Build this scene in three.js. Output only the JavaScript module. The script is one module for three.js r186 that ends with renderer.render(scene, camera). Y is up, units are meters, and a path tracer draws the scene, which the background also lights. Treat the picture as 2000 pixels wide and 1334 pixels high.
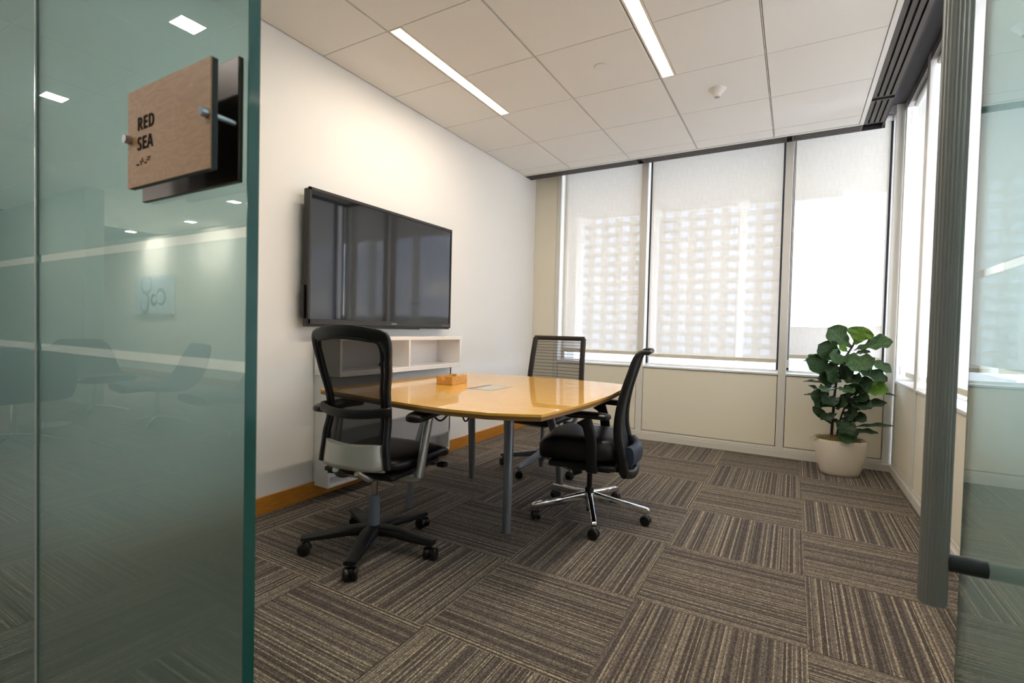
import * as THREE from 'three';
import { RoundedBoxGeometry } from 'three/addons/geometries/RoundedBoxGeometry.js';
import { TextGeometry } from 'three/addons/geometries/TextGeometry.js';
import { FontLoader } from 'three/addons/loaders/FontLoader.js';
import { RectAreaLightUniformsLib } from 'three/addons/lights/RectAreaLightUniformsLib.js';
import { mergeGeometries, toCreasedNormals } from 'three/addons/utils/BufferGeometryUtils.js';
import { ImprovedNoise } from 'three/addons/math/ImprovedNoise.js';

// ---------------------------------------------------------------- camera, sky, exposure
const scene = new THREE.Scene();
const camera = new THREE.PerspectiveCamera(69.81, 2000 / 1334, 0.02, 800);
camera.position.set(2.5925, 1.0849, 4.9631);
camera.rotation.set(-0.0253, 0.5223, 0.0239, 'YXZ');
camera.focus = 3.2;
camera.userData.fStop = 8;
camera.filmGauge = 36;
const renderer = new THREE.WebGLRenderer({ antialias: true });
renderer.toneMapping = THREE.LinearToneMapping;
renderer.toneMappingExposure = 3.1;
renderer.shadowMap.enabled = true;
RectAreaLightUniformsLib.init();
const noise = new ImprovedNoise();
const fbm = (x, y, z, o = 4) => { let s = 0, a = 0.5, f = 1; for (let i = 0; i < o; i++, a *= 0.5, f *= 2.03) s += a * noise.noise(x * f, y * f, z * f); return s; };
{
  // blue sky with broken cloud, the same all round
  const W = 1024, H = 512, d = new Float32Array(W * H * 4);
  for (let j = 0; j < H; j++) for (let i = 0; i < W; i++) {
    const up = ((j + 0.5) / H - 0.5) * Math.PI, ro = ((i + 0.5) / W - 0.5) * 2 * Math.PI;
    const y = Math.sin(up), x = Math.cos(ro) * Math.cos(up), z = Math.sin(ro) * Math.cos(up);
    const yy = Math.max(y, 0), k = 1 / (yy + 0.22);
    const n = fbm(x * k * 1.6 + 3.1, 4.7, z * k * 1.6 + 1.3, 5);
    const c = THREE.MathUtils.smoothstep(n, -0.06, 0.26);
    const hz = Math.pow(1 - yy, 4);
    const blue = [1.6 + 3.2 * hz, 2.8 + 2.6 * hz, 5.6 + 1.0 * hz], cl = [7.6, 7.7, 8.0];
    const o = (j * W + i) * 4;
    for (let q = 0; q < 3; q++) d[o + q] = blue[q] * (1 - c) + cl[q] * c;
    d[o + 3] = 1;
  }
  const t = new THREE.DataTexture(d, W, H, THREE.RGBAFormat, THREE.FloatType);
  t.mapping = THREE.EquirectangularReflectionMapping; t.magFilter = t.minFilter = THREE.LinearFilter; t.needsUpdate = true;
  scene.background = t;
  scene.backgroundIntensity = 0.64;
}

// ---------------------------------------------------------------- helpers
let seed = 7;
const rnd = () => { seed = (seed * 1664525 + 1013904223) >>> 0; return seed / 4294967296; };
const rr = (a, b) => a + (b - a) * rnd();
const V = (x, y, z) => new THREE.Vector3(x, y, z);
const used = new Map();
const numbered = (n) => { const k = used.get(n) ?? 0; used.set(n, k + 1); return k ? `${n}_${String(k).padStart(3, '0')}` : n; };
function clean(g, keepUv) {
  let o = g.index ? g.toNonIndexed() : g.clone();
  for (const k of Object.keys(o.attributes)) if (!['position', 'normal', keepUv ? 'uv' : ''].includes(k)) o.deleteAttribute(k);
  o.morphAttributes = {};
  o.groups = [];
  return o;
}
const join = (gs, keepUv) => { gs = [].concat(gs); return gs.length === 1 ? gs[0] : mergeGeometries(gs.map((g) => clean(g, keepUv))); };
function xf(g, p = [0, 0, 0], r = [0, 0, 0], s = [1, 1, 1]) {
  const m = new THREE.Matrix4().compose(V(...p), new THREE.Quaternion().setFromEuler(new THREE.Euler(...r)), V(...(Array.isArray(s) ? s : [s, s, s])));
  return g.clone().applyMatrix4(m);
}
const box = (x0, x1, y0, y1, z0, z1) => xf(new THREE.BoxGeometry(Math.abs(x1 - x0), Math.abs(y1 - y0), Math.abs(z1 - z0)), [(x0 + x1) / 2, (y0 + y1) / 2, (z0 + z1) / 2]);
const rbox = (x0, x1, y0, y1, z0, z1, r = 0.004, n = 2) => xf(new RoundedBoxGeometry(Math.abs(x1 - x0), Math.abs(y1 - y0), Math.abs(z1 - z0), n, r), [(x0 + x1) / 2, (y0 + y1) / 2, (z0 + z1) / 2]);
const cyl = (r0, r1, y0, y1, n = 24) => xf(new THREE.CylinderGeometry(r1, r0, y1 - y0, n), [0, (y0 + y1) / 2, 0]);
const lathe = (pts, n = 32) => new THREE.LatheGeometry(pts.map((p) => new THREE.Vector2(...p)), n);
function mesh(g, m) { const o = new THREE.Mesh(join(g), m); o.castShadow = o.receiveShadow = true; return o; }
function part(parent, name, g, m, label) {
  const o = mesh(g, m); o.name = name; parent.add(o);
  if (label) o.userData.label = label;
  return o;
}
function thing(name, label, category, p = [0, 0, 0], turn = 0, group) {
  const o = new THREE.Group(); o.name = numbered(name); o.position.set(...p); o.rotation.y = turn;
  o.userData = { label, category }; if (group) o.userData.group = group;
  scene.add(o); return o;
}
function one(name, label, category, g, m, group) {
  const o = mesh(g, m); o.name = numbered(name); o.userData = { label, category }; if (group) o.userData.group = group; scene.add(o); return o;
}
function struct(name, label, category, g, m) {
  const o = g ? mesh(g, m) : new THREE.Group(); o.name = numbered(name); o.userData = { kind: 'structure', label, category }; scene.add(o); return o;
}
const superPt = (t, e) => { const c = Math.cos(t), s = Math.sin(t); return [Math.sign(c) * Math.pow(Math.abs(c), 2 / e), Math.sign(s) * Math.pow(Math.abs(s), 2 / e)]; };
function loft(rings, { caps = true, closed = false, crease = 0.7, ringClosed = true } = {}) {
  const n = rings.length, m = rings[0].length, pos = [], idx = [];
  for (const r of rings) for (const p of r) pos.push(p.x, p.y, p.z);
  const mm = ringClosed ? m : m - 1;
  for (let i = 0; i < (closed ? n : n - 1); i++) for (let j = 0; j < mm; j++) {
    const a = i * m + j, b = i * m + ((j + 1) % m), c = ((i + 1) % n) * m + j, d = ((i + 1) % n) * m + ((j + 1) % m);
    idx.push(a, b, c, b, d, c);
  }
  if (caps && !closed && ringClosed) for (const [i, flip] of [[0, true], [n - 1, false]]) {
    const c = V(0, 0, 0); for (const p of rings[i]) c.add(p); c.multiplyScalar(1 / m);
    const k = pos.length / 3; pos.push(c.x, c.y, c.z);
    for (let j = 0; j < m; j++) { const a = i * m + j, b = i * m + ((j + 1) % m); if (flip) idx.push(k, b, a); else idx.push(k, a, b); }
  }
  const g = new THREE.BufferGeometry();
  g.setAttribute('position', new THREE.Float32BufferAttribute(pos, 3)); g.setIndex(idx);
  return toCreasedNormals(g, crease);
}
// a cross-section swept along a smooth path; sec(t) gives half width (across), half height (along up) and squareness
function sweep(path, sec, { n = 24, m = 14, up = V(0, 1, 0), closed = false, straight = false, crease = 0.7, caps = true } = {}) {
  const pts = path.map((p) => (p.isVector3 ? p : V(...p)));
  const curve = straight ? null : new THREE.CatmullRomCurve3(pts, closed, 'centripetal');
  const rings = [], N = straight ? pts.length : n, K = closed ? N : N - 1;
  for (let i = 0; i < N; i++) {
    const t = i / K, p = straight ? pts[i] : curve.getPoint(t);
    const T = straight ? pts[Math.min(i + 1, N - 1)].clone().sub(pts[Math.max(i - 1, 0)]).normalize() : curve.getTangent(t);
    let S = T.clone().cross(up); if (S.length() < 1e-3) S = T.clone().cross(V(0, 0, 1)); S.normalize();
    const Nn = S.clone().cross(T).normalize();
    const q = typeof sec === 'function' ? sec(t) : sec, w = q[0], h = q[1] ?? w, e = q[2] ?? 2;
    rings.push(Array.from({ length: m }, (_, j) => { const [a, b] = superPt((j / m) * Math.PI * 2, e); return p.clone().addScaledVector(S, a * w).addScaledVector(Nn, b * h); }));
  }
  return loft(rings, { caps, closed, crease });
}
const tube = (path, r, o = {}) => sweep(path, [r, r, 2], { m: 8, ...o });
function extrude(pts, depth, bevel = 0, o = {}) {
  const s = new THREE.Shape(pts.map((p) => new THREE.Vector2(...p)));
  for (const h of o.holes ?? []) s.holes.push(new THREE.Path(h.map((p) => new THREE.Vector2(...p))));
  return new THREE.ExtrudeGeometry(s, { depth, bevelEnabled: bevel > 0, bevelSize: bevel, bevelThickness: bevel, bevelSegments: 2, steps: 1, curveSegments: 16 });
}
function dataTex(w, h, fn, srgb, repeat) {
  const d = new Uint8Array(w * h * 4);
  for (let j = 0; j < h; j++) for (let i = 0; i < w; i++) { const c = fn(i, j), o = (j * w + i) * 4; for (let q = 0; q < 3; q++) d[o + q] = Math.max(0, Math.min(255, c[q])); d[o + 3] = 255; }
  const t = new THREE.DataTexture(d, w, h); t.magFilter = THREE.LinearFilter; t.minFilter = THREE.LinearMipmapLinearFilter; t.generateMipmaps = true;
  t.wrapS = t.wrapT = THREE.RepeatWrapping; if (srgb) t.colorSpace = THREE.SRGBColorSpace; if (repeat) t.repeat.set(...repeat); t.needsUpdate = true; return t;
}
// uv in metres, taken from the plane each triangle faces most
function metreUv(g, s = 1, off = [0, 0]) {
  g = g.index ? g.toNonIndexed() : g.clone(); if (!g.attributes.normal) g.computeVertexNormals();
  const p = g.attributes.position, n = g.attributes.normal, uv = new Float32Array(p.count * 2);
  for (let i = 0; i < p.count; i++) {
    const ax = Math.abs(n.getX(i)), ay = Math.abs(n.getY(i)), az = Math.abs(n.getZ(i));
    const [u, v] = ay >= ax && ay >= az ? [p.getX(i), p.getZ(i)] : ax >= az ? [p.getZ(i), p.getY(i)] : [p.getX(i), p.getY(i)];
    uv[i * 2] = u * s + off[0]; uv[i * 2 + 1] = v * s + off[1];
  }
  g.setAttribute('uv', new THREE.BufferAttribute(uv, 2)); return g;
}

// ---------------------------------------------------------------- materials
const std = (c, roughness = 0.6, o = {}) => new THREE.MeshStandardMaterial({ color: c, roughness, ...o });
const phy = (c, roughness = 0.6, o = {}) => new THREE.MeshPhysicalMaterial({ color: c, roughness, ...o });
const fineBump = dataTex(256, 256, (i, j) => { const v = 128 + 90 * fbm(i * 0.11, j * 0.11, 2.2, 3) + (rnd() - 0.5) * 60; return [v, v, v]; });
const paintBump = (() => { const t = fineBump.clone(); t.repeat.set(6, 6); t.needsUpdate = true; return t; })();
const M = {
  wall: std('#f3f1ec', 0.55, { bumpMap: paintBump, bumpScale: 0.0003 }),
  corridorWall: std('#e6e0d2', 0.6),
  tile: std('#ece8e2', 0.85, { bumpMap: paintBump, bumpScale: 0.0004 }),
  grid: std('#cfc9c2', 0.6), gridDark: std('#2c2825', 0.8),
  cream: std('#efe7d2', 0.5), post: std('#e3dfd5', 0.45), sill: std('#e2e0da', 0.35), baseCream: std('#ddd8cd', 0.45),
  navyFrame: std('#1b1d2c', 0.4), outerFrame: std('#9c9b98', 0.5),
  vent: std('#453e39', 0.5), ventDark: std('#0c0b0b', 0.9), pocket: std('#3b383a', 0.7), header: std('#8b8580', 0.5),
  black: std('#0d0e10', 0.42), blackSoft: std('#0f1012', 0.6), blackFrame: std('#0a0b0d', 0.45), padBlack: phy('#0c0c0d', 0.34, { clearcoat: 0.25, clearcoatRoughness: 0.4 }),
  leather: phy('#070708', 0.42), wheel: std('#0a0a0b', 0.35),
  alu: std('#b9b8b4', 0.34, { metalness: 0.9 }), aluSatin: std('#c8c6bf', 0.42, { metalness: 0.55 }), chrome: std('#e0e0e2', 0.09, { metalness: 1 }),
  greyPaint: std('#7f858e', 0.38, { metalness: 0.25 }), greyLeg: std('#848990', 0.36, { metalness: 0.35 }), brownFrame: std('#2b2523', 0.45),
  greySleeve: std('#6d7580', 0.45), gas: std('#a8a5a0', 0.2, { metalness: 1 }),
  tvBody: std('#0c0d0f', 0.3), tvEdge: std('#3a3733', 0.35, { metalness: 0.4 }), tvGlass: phy('#0a090b', 0.05, { clearcoat: 0.5, clearcoatRoughness: 0.02 }), tvMark: std('#9a9a98', 0.4),
  shelfWhite: phy('#f6f3f0', 0.22, { clearcoat: 0.5, clearcoatRoughness: 0.08 }),
  glassPane: phy('#ffffff', 0, { transmission: 1, thickness: 0, ior: 1.5 }),
  teal: phy('#2c6a62', 0.12, { clearcoat: 0.6, clearcoatRoughness: 0.05 }),
  pot: phy('#ded3c3', 0.42, { clearcoat: 0.2, clearcoatRoughness: 0.3 }),
  moss: std('#6b5c35', 0.9), stem: std('#33231b', 0.7), cable: std('#0b0b0c', 0.5),
  plasticWhite: std('#e6e2dc', 0.4), lampLens: new THREE.MeshStandardMaterial({ color: '#fff6e6', emissive: '#ffe9c8', emissiveIntensity: 2.6, roughness: 0.5 }),
  lampFrame: std('#e9e0d0', 0.5), loungeGrey: std('#3a3f42', 0.9), handle: std('#b3b2ae', 0.38, { metalness: 0.7 }),
};

// ---------------------------------------------------------------- room shell
const W = 3.307, H = 2.749, ZF = 4.645, XL = -11, XR = 4.2, ZB = 9.15;
// carpet: tufted stripes, quarter-turned tile by tile
function carpet(s) {
  seed = 100 + s * 37; const N = 1024, rows = 150, tone = [];
  let run = 0, cur = 0;
  for (let r = 0; r < rows; r++) {
    if (run-- <= 0) { const q = rnd(); cur = cur === 2 ? (q < 0.5 ? 1 : 0) : q < 0.42 ? 2 : q < 0.7 ? 1 : 0; run = cur === 2 ? (rnd() < 0.3 ? 1 : 0) : Math.floor(rr(0, 2.3)); }
    { const q = rr(0.88, 1.12); tone.push([[86, 78, 72], [110, 101, 92], [152, 140, 121]][cur].map((c) => c * q)); }
  }
  const loopN = rows; const jit = Array.from({ length: rows * loopN }, () => rr(0.74, 1.2));
  return dataTex(N, N, (i, j) => {
    const r = Math.min(rows - 1, Math.floor((i / N) * rows)), fr = (i / N) * rows - r;
    const lp = (j / N) * loopN * 0.8 + (r % 2) * 0.5, l = Math.floor(lp), fl = lp - l;
    const k = (0.62 + 0.38 * Math.sin(Math.PI * fr)) * (0.72 + 0.28 * Math.sin(Math.PI * fl)) * jit[(r * loopN + (l % loopN)) % jit.length] * (1 + 0.1 * fbm(i * 0.012, j * 0.012, s * 5.1, 2));
    return tone[r].map((c) => c * k * 1.36);
  }, true);
}
const carpetBump = dataTex(1024, 1024, (i, j) => {
  const fr = ((i / 1024) * 150) % 1, r = Math.floor((i / 1024) * 150), fl = ((j / 1024) * 120 + (r % 2) * 0.5) % 1;
  const v = 255 * Math.sin(Math.PI * fr) * (0.55 + 0.45 * Math.sin(Math.PI * fl)); return [v, v, v];
});
const carpets = [0, 1, 2, 3].map((s) => std('#ffffff', 0.95, { map: carpet(s), bumpMap: carpetBump, bumpScale: 0.0022 }));
const floor = struct('floor', 'floor of striped brown carpet tiles laid quarter-turned', 'floor', box(XL, XR, -0.08, -0.009, -0.2, ZB + 0.1), M.ventDark);
{
  const tx = 0.6035, tz = 0.6006, x0 = 2.67, z0 = 0.5914; seed = 55;
  for (let i = -19; i <= 2; i++) for (let j = -1; j <= 14; j++) {
    let a = x0 + i * tx, b = a + tx, c = z0 + j * tz, d = c + tz;
    const inRoom = (c + d) / 2 < ZF;
    const lo = inRoom ? 0 : -9.5, hi = inRoom ? W : XR;
    if (b < lo + 0.02 || a > hi - 0.02 || d < 0.02 || c > ZB) continue;
    if (!inRoom && (a < -8.8 || d > 9.2)) continue;
    a = Math.max(a, lo); b = Math.min(b, hi); c = Math.max(c, 0); d = Math.min(d, ZB);
    const g = box(a + 0.0006, b - 0.0006, -0.0088, 0, c + 0.0006, d - 0.0006);
    const along = ((i + j) & 1) === 0, p = g.attributes.position, uv = g.attributes.uv, fx = rnd() < 0.5, fz = rnd() < 0.5;
    for (let k = 0; k < p.count; k++) {
      let u = (p.getX(k) - (x0 + i * tx)) / tx, v = (p.getZ(k) - (z0 + j * tz)) / tz; if (fx) u = 1 - u; if (fz) v = 1 - v;
      if (along) uv.setXY(k, v, u); else uv.setXY(k, u, v);
    }
    part(floor, 'carpet_tile', g, carpets[Math.floor(rnd() * 4)]);
  }
}
struct('wall_left', 'plain white painted wall that carries the television', 'wall', metreUv(box(-0.12, 0, 0, 2.98, -0.2, ZF)), M.wall);
const bbL = struct('baseboard_left', 'amber wood baseboard along the white television wall', 'baseboard');
const woodTex = (s, base, dark, rx, ry, knots = 0) => { return dataTex(512, 512, (i, j) => {
  const w = fbm(i * 0.004, j * 0.018, s, 3) * 1.4 + knots * fbm(i * 0.012, j * 0.01, s + 9, 2);
  const g = 0.5 + 0.5 * Math.sin((j * 0.09 + w * 26)) ; const f = fbm(i * 0.02, j * 0.55, s + 4, 3);
  const k = Math.min(1, Math.max(0, 0.32 * g + 0.5 + f * 0.9)); return base.map((b, q) => dark[q] + (b - dark[q]) * k);
}, true, [rx, ry]); };
M.amber = phy('#ffffff', 0.3, { map: woodTex(3, [205, 138, 48], [176, 108, 30], 1, 1), clearcoat: 0.3, clearcoatRoughness: 0.2 });
part(bbL, 'board', metreUv(rbox(0, 0.014, 0, 0.098, 0.0, ZF - 0.02, 0.003)), M.amber);

// window walls: posts, convector panels, sills; built in a frame whose x runs along the wall and whose z points into the room
function windowWall(name, label, at, turn, len, posts, solid) {
  const g = struct(name, label, 'wall'); g.position.set(...at); g.rotation.y = turn;
  for (const [a, b] of posts) part(g, 'post', rbox(a, b, 0.06, 2.96, -0.12, 0.004, 0.004), M.post);
  for (const [a, b] of solid) { part(g, 'panel', rbox(a, b, 0.06, 2.96, -0.12, -0.004, 0.004), M.cream); }
  const edges = [...posts, ...solid].sort((p, q) => p[0] - q[0]); const open = [];
  for (let k = 0; k + 1 < edges.length; k++) if (edges[k + 1][0] - edges[k][1] > 0.2) open.push([edges[k][1], edges[k + 1][0]]);
  for (const [a, b] of open) {
    part(g, 'backing', box(a, b, 0.02, 0.74, -0.12, -0.03), M.gridDark);
    part(g, 'panel', rbox(a + 0.005, b - 0.005, 0.096, 0.726, -0.026, -0.002, 0.003), M.cream);
    part(g, 'rail', rbox(a, b, 0.062, 0.09, -0.03, 0.0, 0.003), M.post);
    part(g, 'sill', rbox(a, b, 0.731, 0.75, -0.13, 0.012, 0.004), M.sill);
  }
  part(g, 'head', box(0, len, 2.9, 2.98, -0.14, 0.0), M.header);
  part(g, 'baseboard', [box(0, len, 0, 0.055, -0.05, 0.01), box(0, len, 0.055, 0.061, -0.05, 0.004)], M.baseCream);
  return open;
}
const farPosts = [[0.274, 0.322], [1.21, 1.274], [2.478, 2.54], [3.245, 3.307]];
const openFar = windowWall('wall_far', 'far wall of cream panels and posts under the roller shades', [0, 0, 0], 0, W, farPosts, [[0, 0.27]]);
const rightPosts = [[0.012, 0.06], [0.745, 0.82], [2.02, 2.09], [3.29, 3.36], [4.575, 4.64]];
const openRight = windowWall('wall_right', 'right-hand wall of cream panels and posts behind the plant', [W, 0, 0], -Math.PI / 2, ZF, rightPosts, []);
// windows: dark frame and glass, one object each; roller shades hang in front
const shadeTex = dataTex(256, 256, (i, j) => { const v = 236 + 10 * Math.sin(i * 1.57) * Math.sin(j * 1.57) + (rnd() - 0.5) * 8 + 8 * fbm(i * 0.05, j * 0.01, 1, 2) + 6 * fbm(i * 0.01, j * 0.08, 3, 2); return [v, v, v * 0.985]; }, true);
M.shade = phy('#fff6e8', 1, { map: shadeTex, transmission: 0.14, thickness: 0, transparent: true, opacity: 0.905, specularIntensity: 0.1 });
M.shadeDense = phy('#fffaf2', 1, { map: shadeTex, transmission: 0.19, thickness: 0, transparent: true, opacity: 0.955, specularIntensity: 0.1 });
M.hem = phy('#e4ddc9', 0.8, { transmission: 0.12, thickness: 0 });
let wn = 0;
function windowUnit(at, turn, a, b, shadeA, shadeB, bottom, label, shadeLabel, chain, dense = turn !== 0) {
  const g = struct(`window_${++wn}`, label, 'window'); g.position.set(...at); g.rotation.y = turn;
  const y0 = 0.752, y1 = 2.9, t = wn === 1 ? 0.02 : 0.002;
  part(g, 'window_frame', [box(a - 0.01, a + t, y0, y1, -0.16, -0.11), box(b - t, b + 0.01, y0, y1, -0.16, -0.11), box(a + t, b - t, y0, y0 + 0.02, -0.16, -0.11), box(a + t, b - t, y1 - 0.03, y1, -0.16, -0.11)], M.sill);
  part(g, 'gasket', [box(a + t, a + t + 0.018, y0 + 0.02, y1 - 0.03, -0.16, -0.1), box(b - t - 0.018, b - t, y0 + 0.02, y1 - 0.03, -0.16, -0.1)], wn === 1 ? M.sill : M.navyFrame);
  part(g, 'pane', box(a + t, b - t, y0 + 0.02, y1 - 0.03, -0.139, -0.133), M.glassPane);
  const s = thing('roller_shade', shadeLabel, 'window shade', at, turn, 'white roller shades on the windows');
  const cl = new THREE.PlaneGeometry(shadeB - shadeA, 2.86 - bottom - 0.03, 1, 1);
  const fab = part(s, 'fabric', metreUv(xf(cl, [(shadeA + shadeB) / 2, (2.86 + bottom + 0.03) / 2, -0.045]), 4), dense ? M.shadeDense : M.shade);
  part(s, 'hem_bar', rbox(shadeA, shadeB, bottom, bottom + 0.034, -0.05, -0.04, 0.004), M.hem);
  part(s, 'roller', xf(cyl(0.022, 0.022, shadeA, shadeB), [0, 2.875, -0.045], [0, 0, -Math.PI / 2]), M.sill);
  if (chain) {
    part(s, 'pull_chain', [tube([[chain, 2.86, -0.022], [chain + 0.002, 1.8, -0.02], [chain - 0.003, 0.86, -0.02]], 0.0022, { n: 16 }), tube([[chain + 0.014, 2.86, -0.022], [chain + 0.012, 1.8, -0.02], [chain + 0.009, 0.86, -0.02]], 0.0022, { n: 16 })], M.plasticWhite);
    part(s, 'chain_weight', rbox(chain - 0.007, chain + 0.014, 0.8, 0.87, -0.028, -0.014, 0.004), M.plasticWhite);
  }
}
windowUnit([0, 0, 0], 0, 0.322, 1.21, 0.366, 1.203, 0.85, 'window nearest the television wall in the far wall', 'roller shade of the far window nearest the television');
windowUnit([0, 0, 0], 0, 1.274, 2.478, 1.305, 2.462, 0.838, 'widest window in the middle of the far wall', 'widest roller shade, in the middle of the far wall');
windowUnit([0, 0, 0], 0, 2.54, 3.245, 2.556, 3.222, 0.885, 'window behind the tall plant', 'roller shade of the window behind the tall plant', 2.548);
windowUnit([W, 0, 0], -Math.PI / 2, 0.06, 0.745, 0.17, 0.70, 0.79, 'narrow window in the right wall next to the corner', 'roller shade of the right wall beside the room corner', 0.1);
windowUnit([W, 0, 0], -Math.PI / 2, 0.82, 2.02, 0.85, 1.99, 0.8, 'second window from the corner in the right wall', 'roller shade of the right wall behind the door pull');
windowUnit([W, 0, 0], -Math.PI / 2, 2.09, 3.29, 2.12, 3.26, 0.8, 'third window from the corner in the right wall', 'roller shade third from the corner in the right wall');
windowUnit([W, 0, 0], -Math.PI / 2, 3.36, 4.575, 3.39, 4.55, 0.8, 'right-wall window nearest the glass front', 'roller shade of the right wall beside the glass door');

// ceiling: tiles in a slotted grid
const ceiling = struct('ceiling', 'white tiled ceiling with dark joint lines', 'ceiling', join([box(XL, 2.984, H + 0.03, H + 0.12, 0.29, ZB + 0.1), box(2.984, XR, H + 0.03, H + 0.12, ZF - 0.08, ZB + 0.1)]), M.gridDark);
{
  const cx = [0, 0.5453, 1.1639, 1.7789, 2.3909, 2.9787], rz = [0.2877, 0.4613]; for (let k = 1; k < 7; k++) rz.push(0.4613 + 0.6096 * k); rz.push(ZF - 0.006);
  const tile = (a, b, c, d) => part(ceiling, 'ceiling_tile', metreUv(rbox(a, b, H, H + 0.018, c, d, 0.0022, 1)), M.tile);
  const gx = 0.006, gz = 0.0022;
  for (let i = 0; i < 5; i++) for (let j = 0; j + 1 < rz.length; j++) {
    let a = cx[i] + (i ? gx : 0.008), b = cx[i + 1] - (i < 4 ? gx : 0.002);
    if ((i === 1 && j >= 3 && j <= 4) || (i === 3 && j >= 3 && j <= 6)) a = cx[i] + 0.098;
    tile(a, b, rz[j] + gz, rz[j + 1] - gz);
  }
  for (let i = 1; i < 5; i++) for (let j = 0; j + 1 < rz.length; j++) { if ((i === 1 && j >= 3 && j <= 4) || (i === 3 && j >= 3 && j <= 6)) continue; part(ceiling, 'grid_runner', box(cx[i] - 0.0028, cx[i] + 0.0028, H + 0.002, H + 0.03, rz[j], rz[j + 1]), M.grid); }
  for (let j = 1; j + 1 < rz.length; j++) part(ceiling, 'grid_runner', box(0.006, 2.97, H + 0.008, H + 0.03, rz[j] - 0.006, rz[j] + 0.006), M.grid);
  part(ceiling, 'wall_angle', box(0, 0.022, H + 0.004, H + 0.007, 0.29, ZF), M.header);
  part(ceiling, 'edge_trim', rbox(2.98, 3.008, H - 0.004, H + 0.04, 0.262, ZF, 0.002, 1), M.plasticWhite);
  part(ceiling, 'edge_trim', rbox(0.0, 3.0, H - 0.004, H + 0.04, 0.262, 0.286, 0.002, 1), M.plasticWhite);
  // corridor ceiling on the same module
  for (let i = -14; i <= 6; i++) for (let j = 0; j < 8; j++) {
    const a = 0.5453 + 0.6176 * i, c = 5.33 + 0.6096 * (j - 1), d = c + 0.6096; if (c > ZB) continue;
    const hole = (x, z) => Math.abs(a + 0.309 - x) < 0.309 && z > c && z < d;
    tile(a + 0.003, a + 0.6146, Math.max(c, ZF + 0.03) + 0.002, Math.min(d, ZB) - 0.002);
  }
}
// slot diffusers round the window edge, with the dark shade pocket above
function diffuser(label, a, b, axis) {
  const t = thing('slot_diffuser', label, 'air vent', [0, 0, 0], 0, 'slot diffusers along the window edge of the ceiling');
  const put = (p, q, r, s, u, v) => (axis === 'x' ? box(r, s, p, q, u, v) : box(3.27 - v, 3.27 - u, p, q, r, s));
  for (let k = 0; k < 4; k++) part(t, 'slat', put(H - 0.004, H + 0.022, a, b, 0.134 + k * 0.0345, 0.134 + k * 0.0345 + 0.0235), M.vent);
  for (const e of [a, b]) part(t, 'end_bar', put(H - 0.005, H + 0.022, e - 0.007, e + 0.007, 0.134, 0.26), M.vent);
}
diffuser('slot vent over the window nearest the television', 0.01, 1.205, 'x');
diffuser('slot vent over the middle far window', 1.27, 2.475, 'x');
diffuser('slot vent over the window behind the plant', 2.53, 3.0, 'x');
diffuser('short slot vent in the ceiling at the room corner', 0.27, 0.70, 'z');
diffuser('long slot vent in the ceiling along the right wall', 0.76, 4.6, 'z');
part(struct('trim_1', 'dark recessed pocket above the window shades', 'trim'), 'shade_pocket', [box(0, 3.14, H + 0.024, H + 0.03, 0.13, 0.29), box(3.0, 3.14, H + 0.024, H + 0.03, 0.1, ZF), box(0, 3.16, H - 0.004, H + 0.24, 0.122, 0.132), box(3.136, 3.146, H - 0.004, H + 0.24, 0.122, ZF), box(0, W, 2.96, 3.0, -0.14, 0.3), box(3.0, W + 0.14, 2.96, 3.0, 0.3, ZF)], M.pocket);

// ceiling fittings
function linearLight(label, x, z0, z1, power, name = 'linear_light') {
  const t = thing(name, label, 'ceiling light', [x, H, (z0 + z1) / 2], 0); const L = z1 - z0, w = 0.0335;
  part(t, 'housing', [box(-0.046, -w, -0.001, 0.028, -L / 2, L / 2), box(w, 0.046, -0.001, 0.028, -L / 2, L / 2), box(-w, w, -0.001, 0.028, -L / 2, -L / 2 + 0.008), box(-w, w, -0.001, 0.028, L / 2 - 0.008, L / 2), box(-0.046, 0.046, 0.024, 0.028, -L / 2, L / 2)], M.lampFrame);
  part(t, 'lens', rbox(-w, w, 0.004, 0.014, -L / 2 + 0.008, L / 2 - 0.008, 0.002, 1), M.lampLens);
  const l = new THREE.RectAreaLight('#fff1de', power, 2 * w, L - 0.02); l.name = 'lamp_light'; l.position.set(0, 0.002, 0); l.rotation.x = -Math.PI / 2; t.add(l);
  return t;
}
linearLight('recessed linear ceiling light nearer the television wall', 0.5953, 1.683, 2.898, 11);
linearLight('recessed linear ceiling light in the middle of the room', 1.8290, 1.683, 4.117, 20);
{
  const s = thing('ceiling_sensor', 'conical white motion sensor on the ceiling', 'sensor', [2.084, H, 1.36]);
  part(s, 'body', lathe([[0, -0.052], [0.017, -0.052], [0.021, -0.048], [0.03, -0.03], [0.052, -0.008], [0.058, -0.001], [0.058, 0]], 40), M.plasticWhite);
  part(s, 'lens', xf(cyl(0.0165, 0.0165, -0.0535, -0.05), [0, 0, 0]), std('#8f8f8f', 0.3));
  one('sprinkler_cover', 'flat round white cover plate on the ceiling tile', 'cover plate', xf(lathe([[0, -0.007], [0.038, -0.007], [0.041, -0.004], [0.041, 0], [0, 0]], 40), [1.483, H, 2.0]), M.plasticWhite);
}

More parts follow.
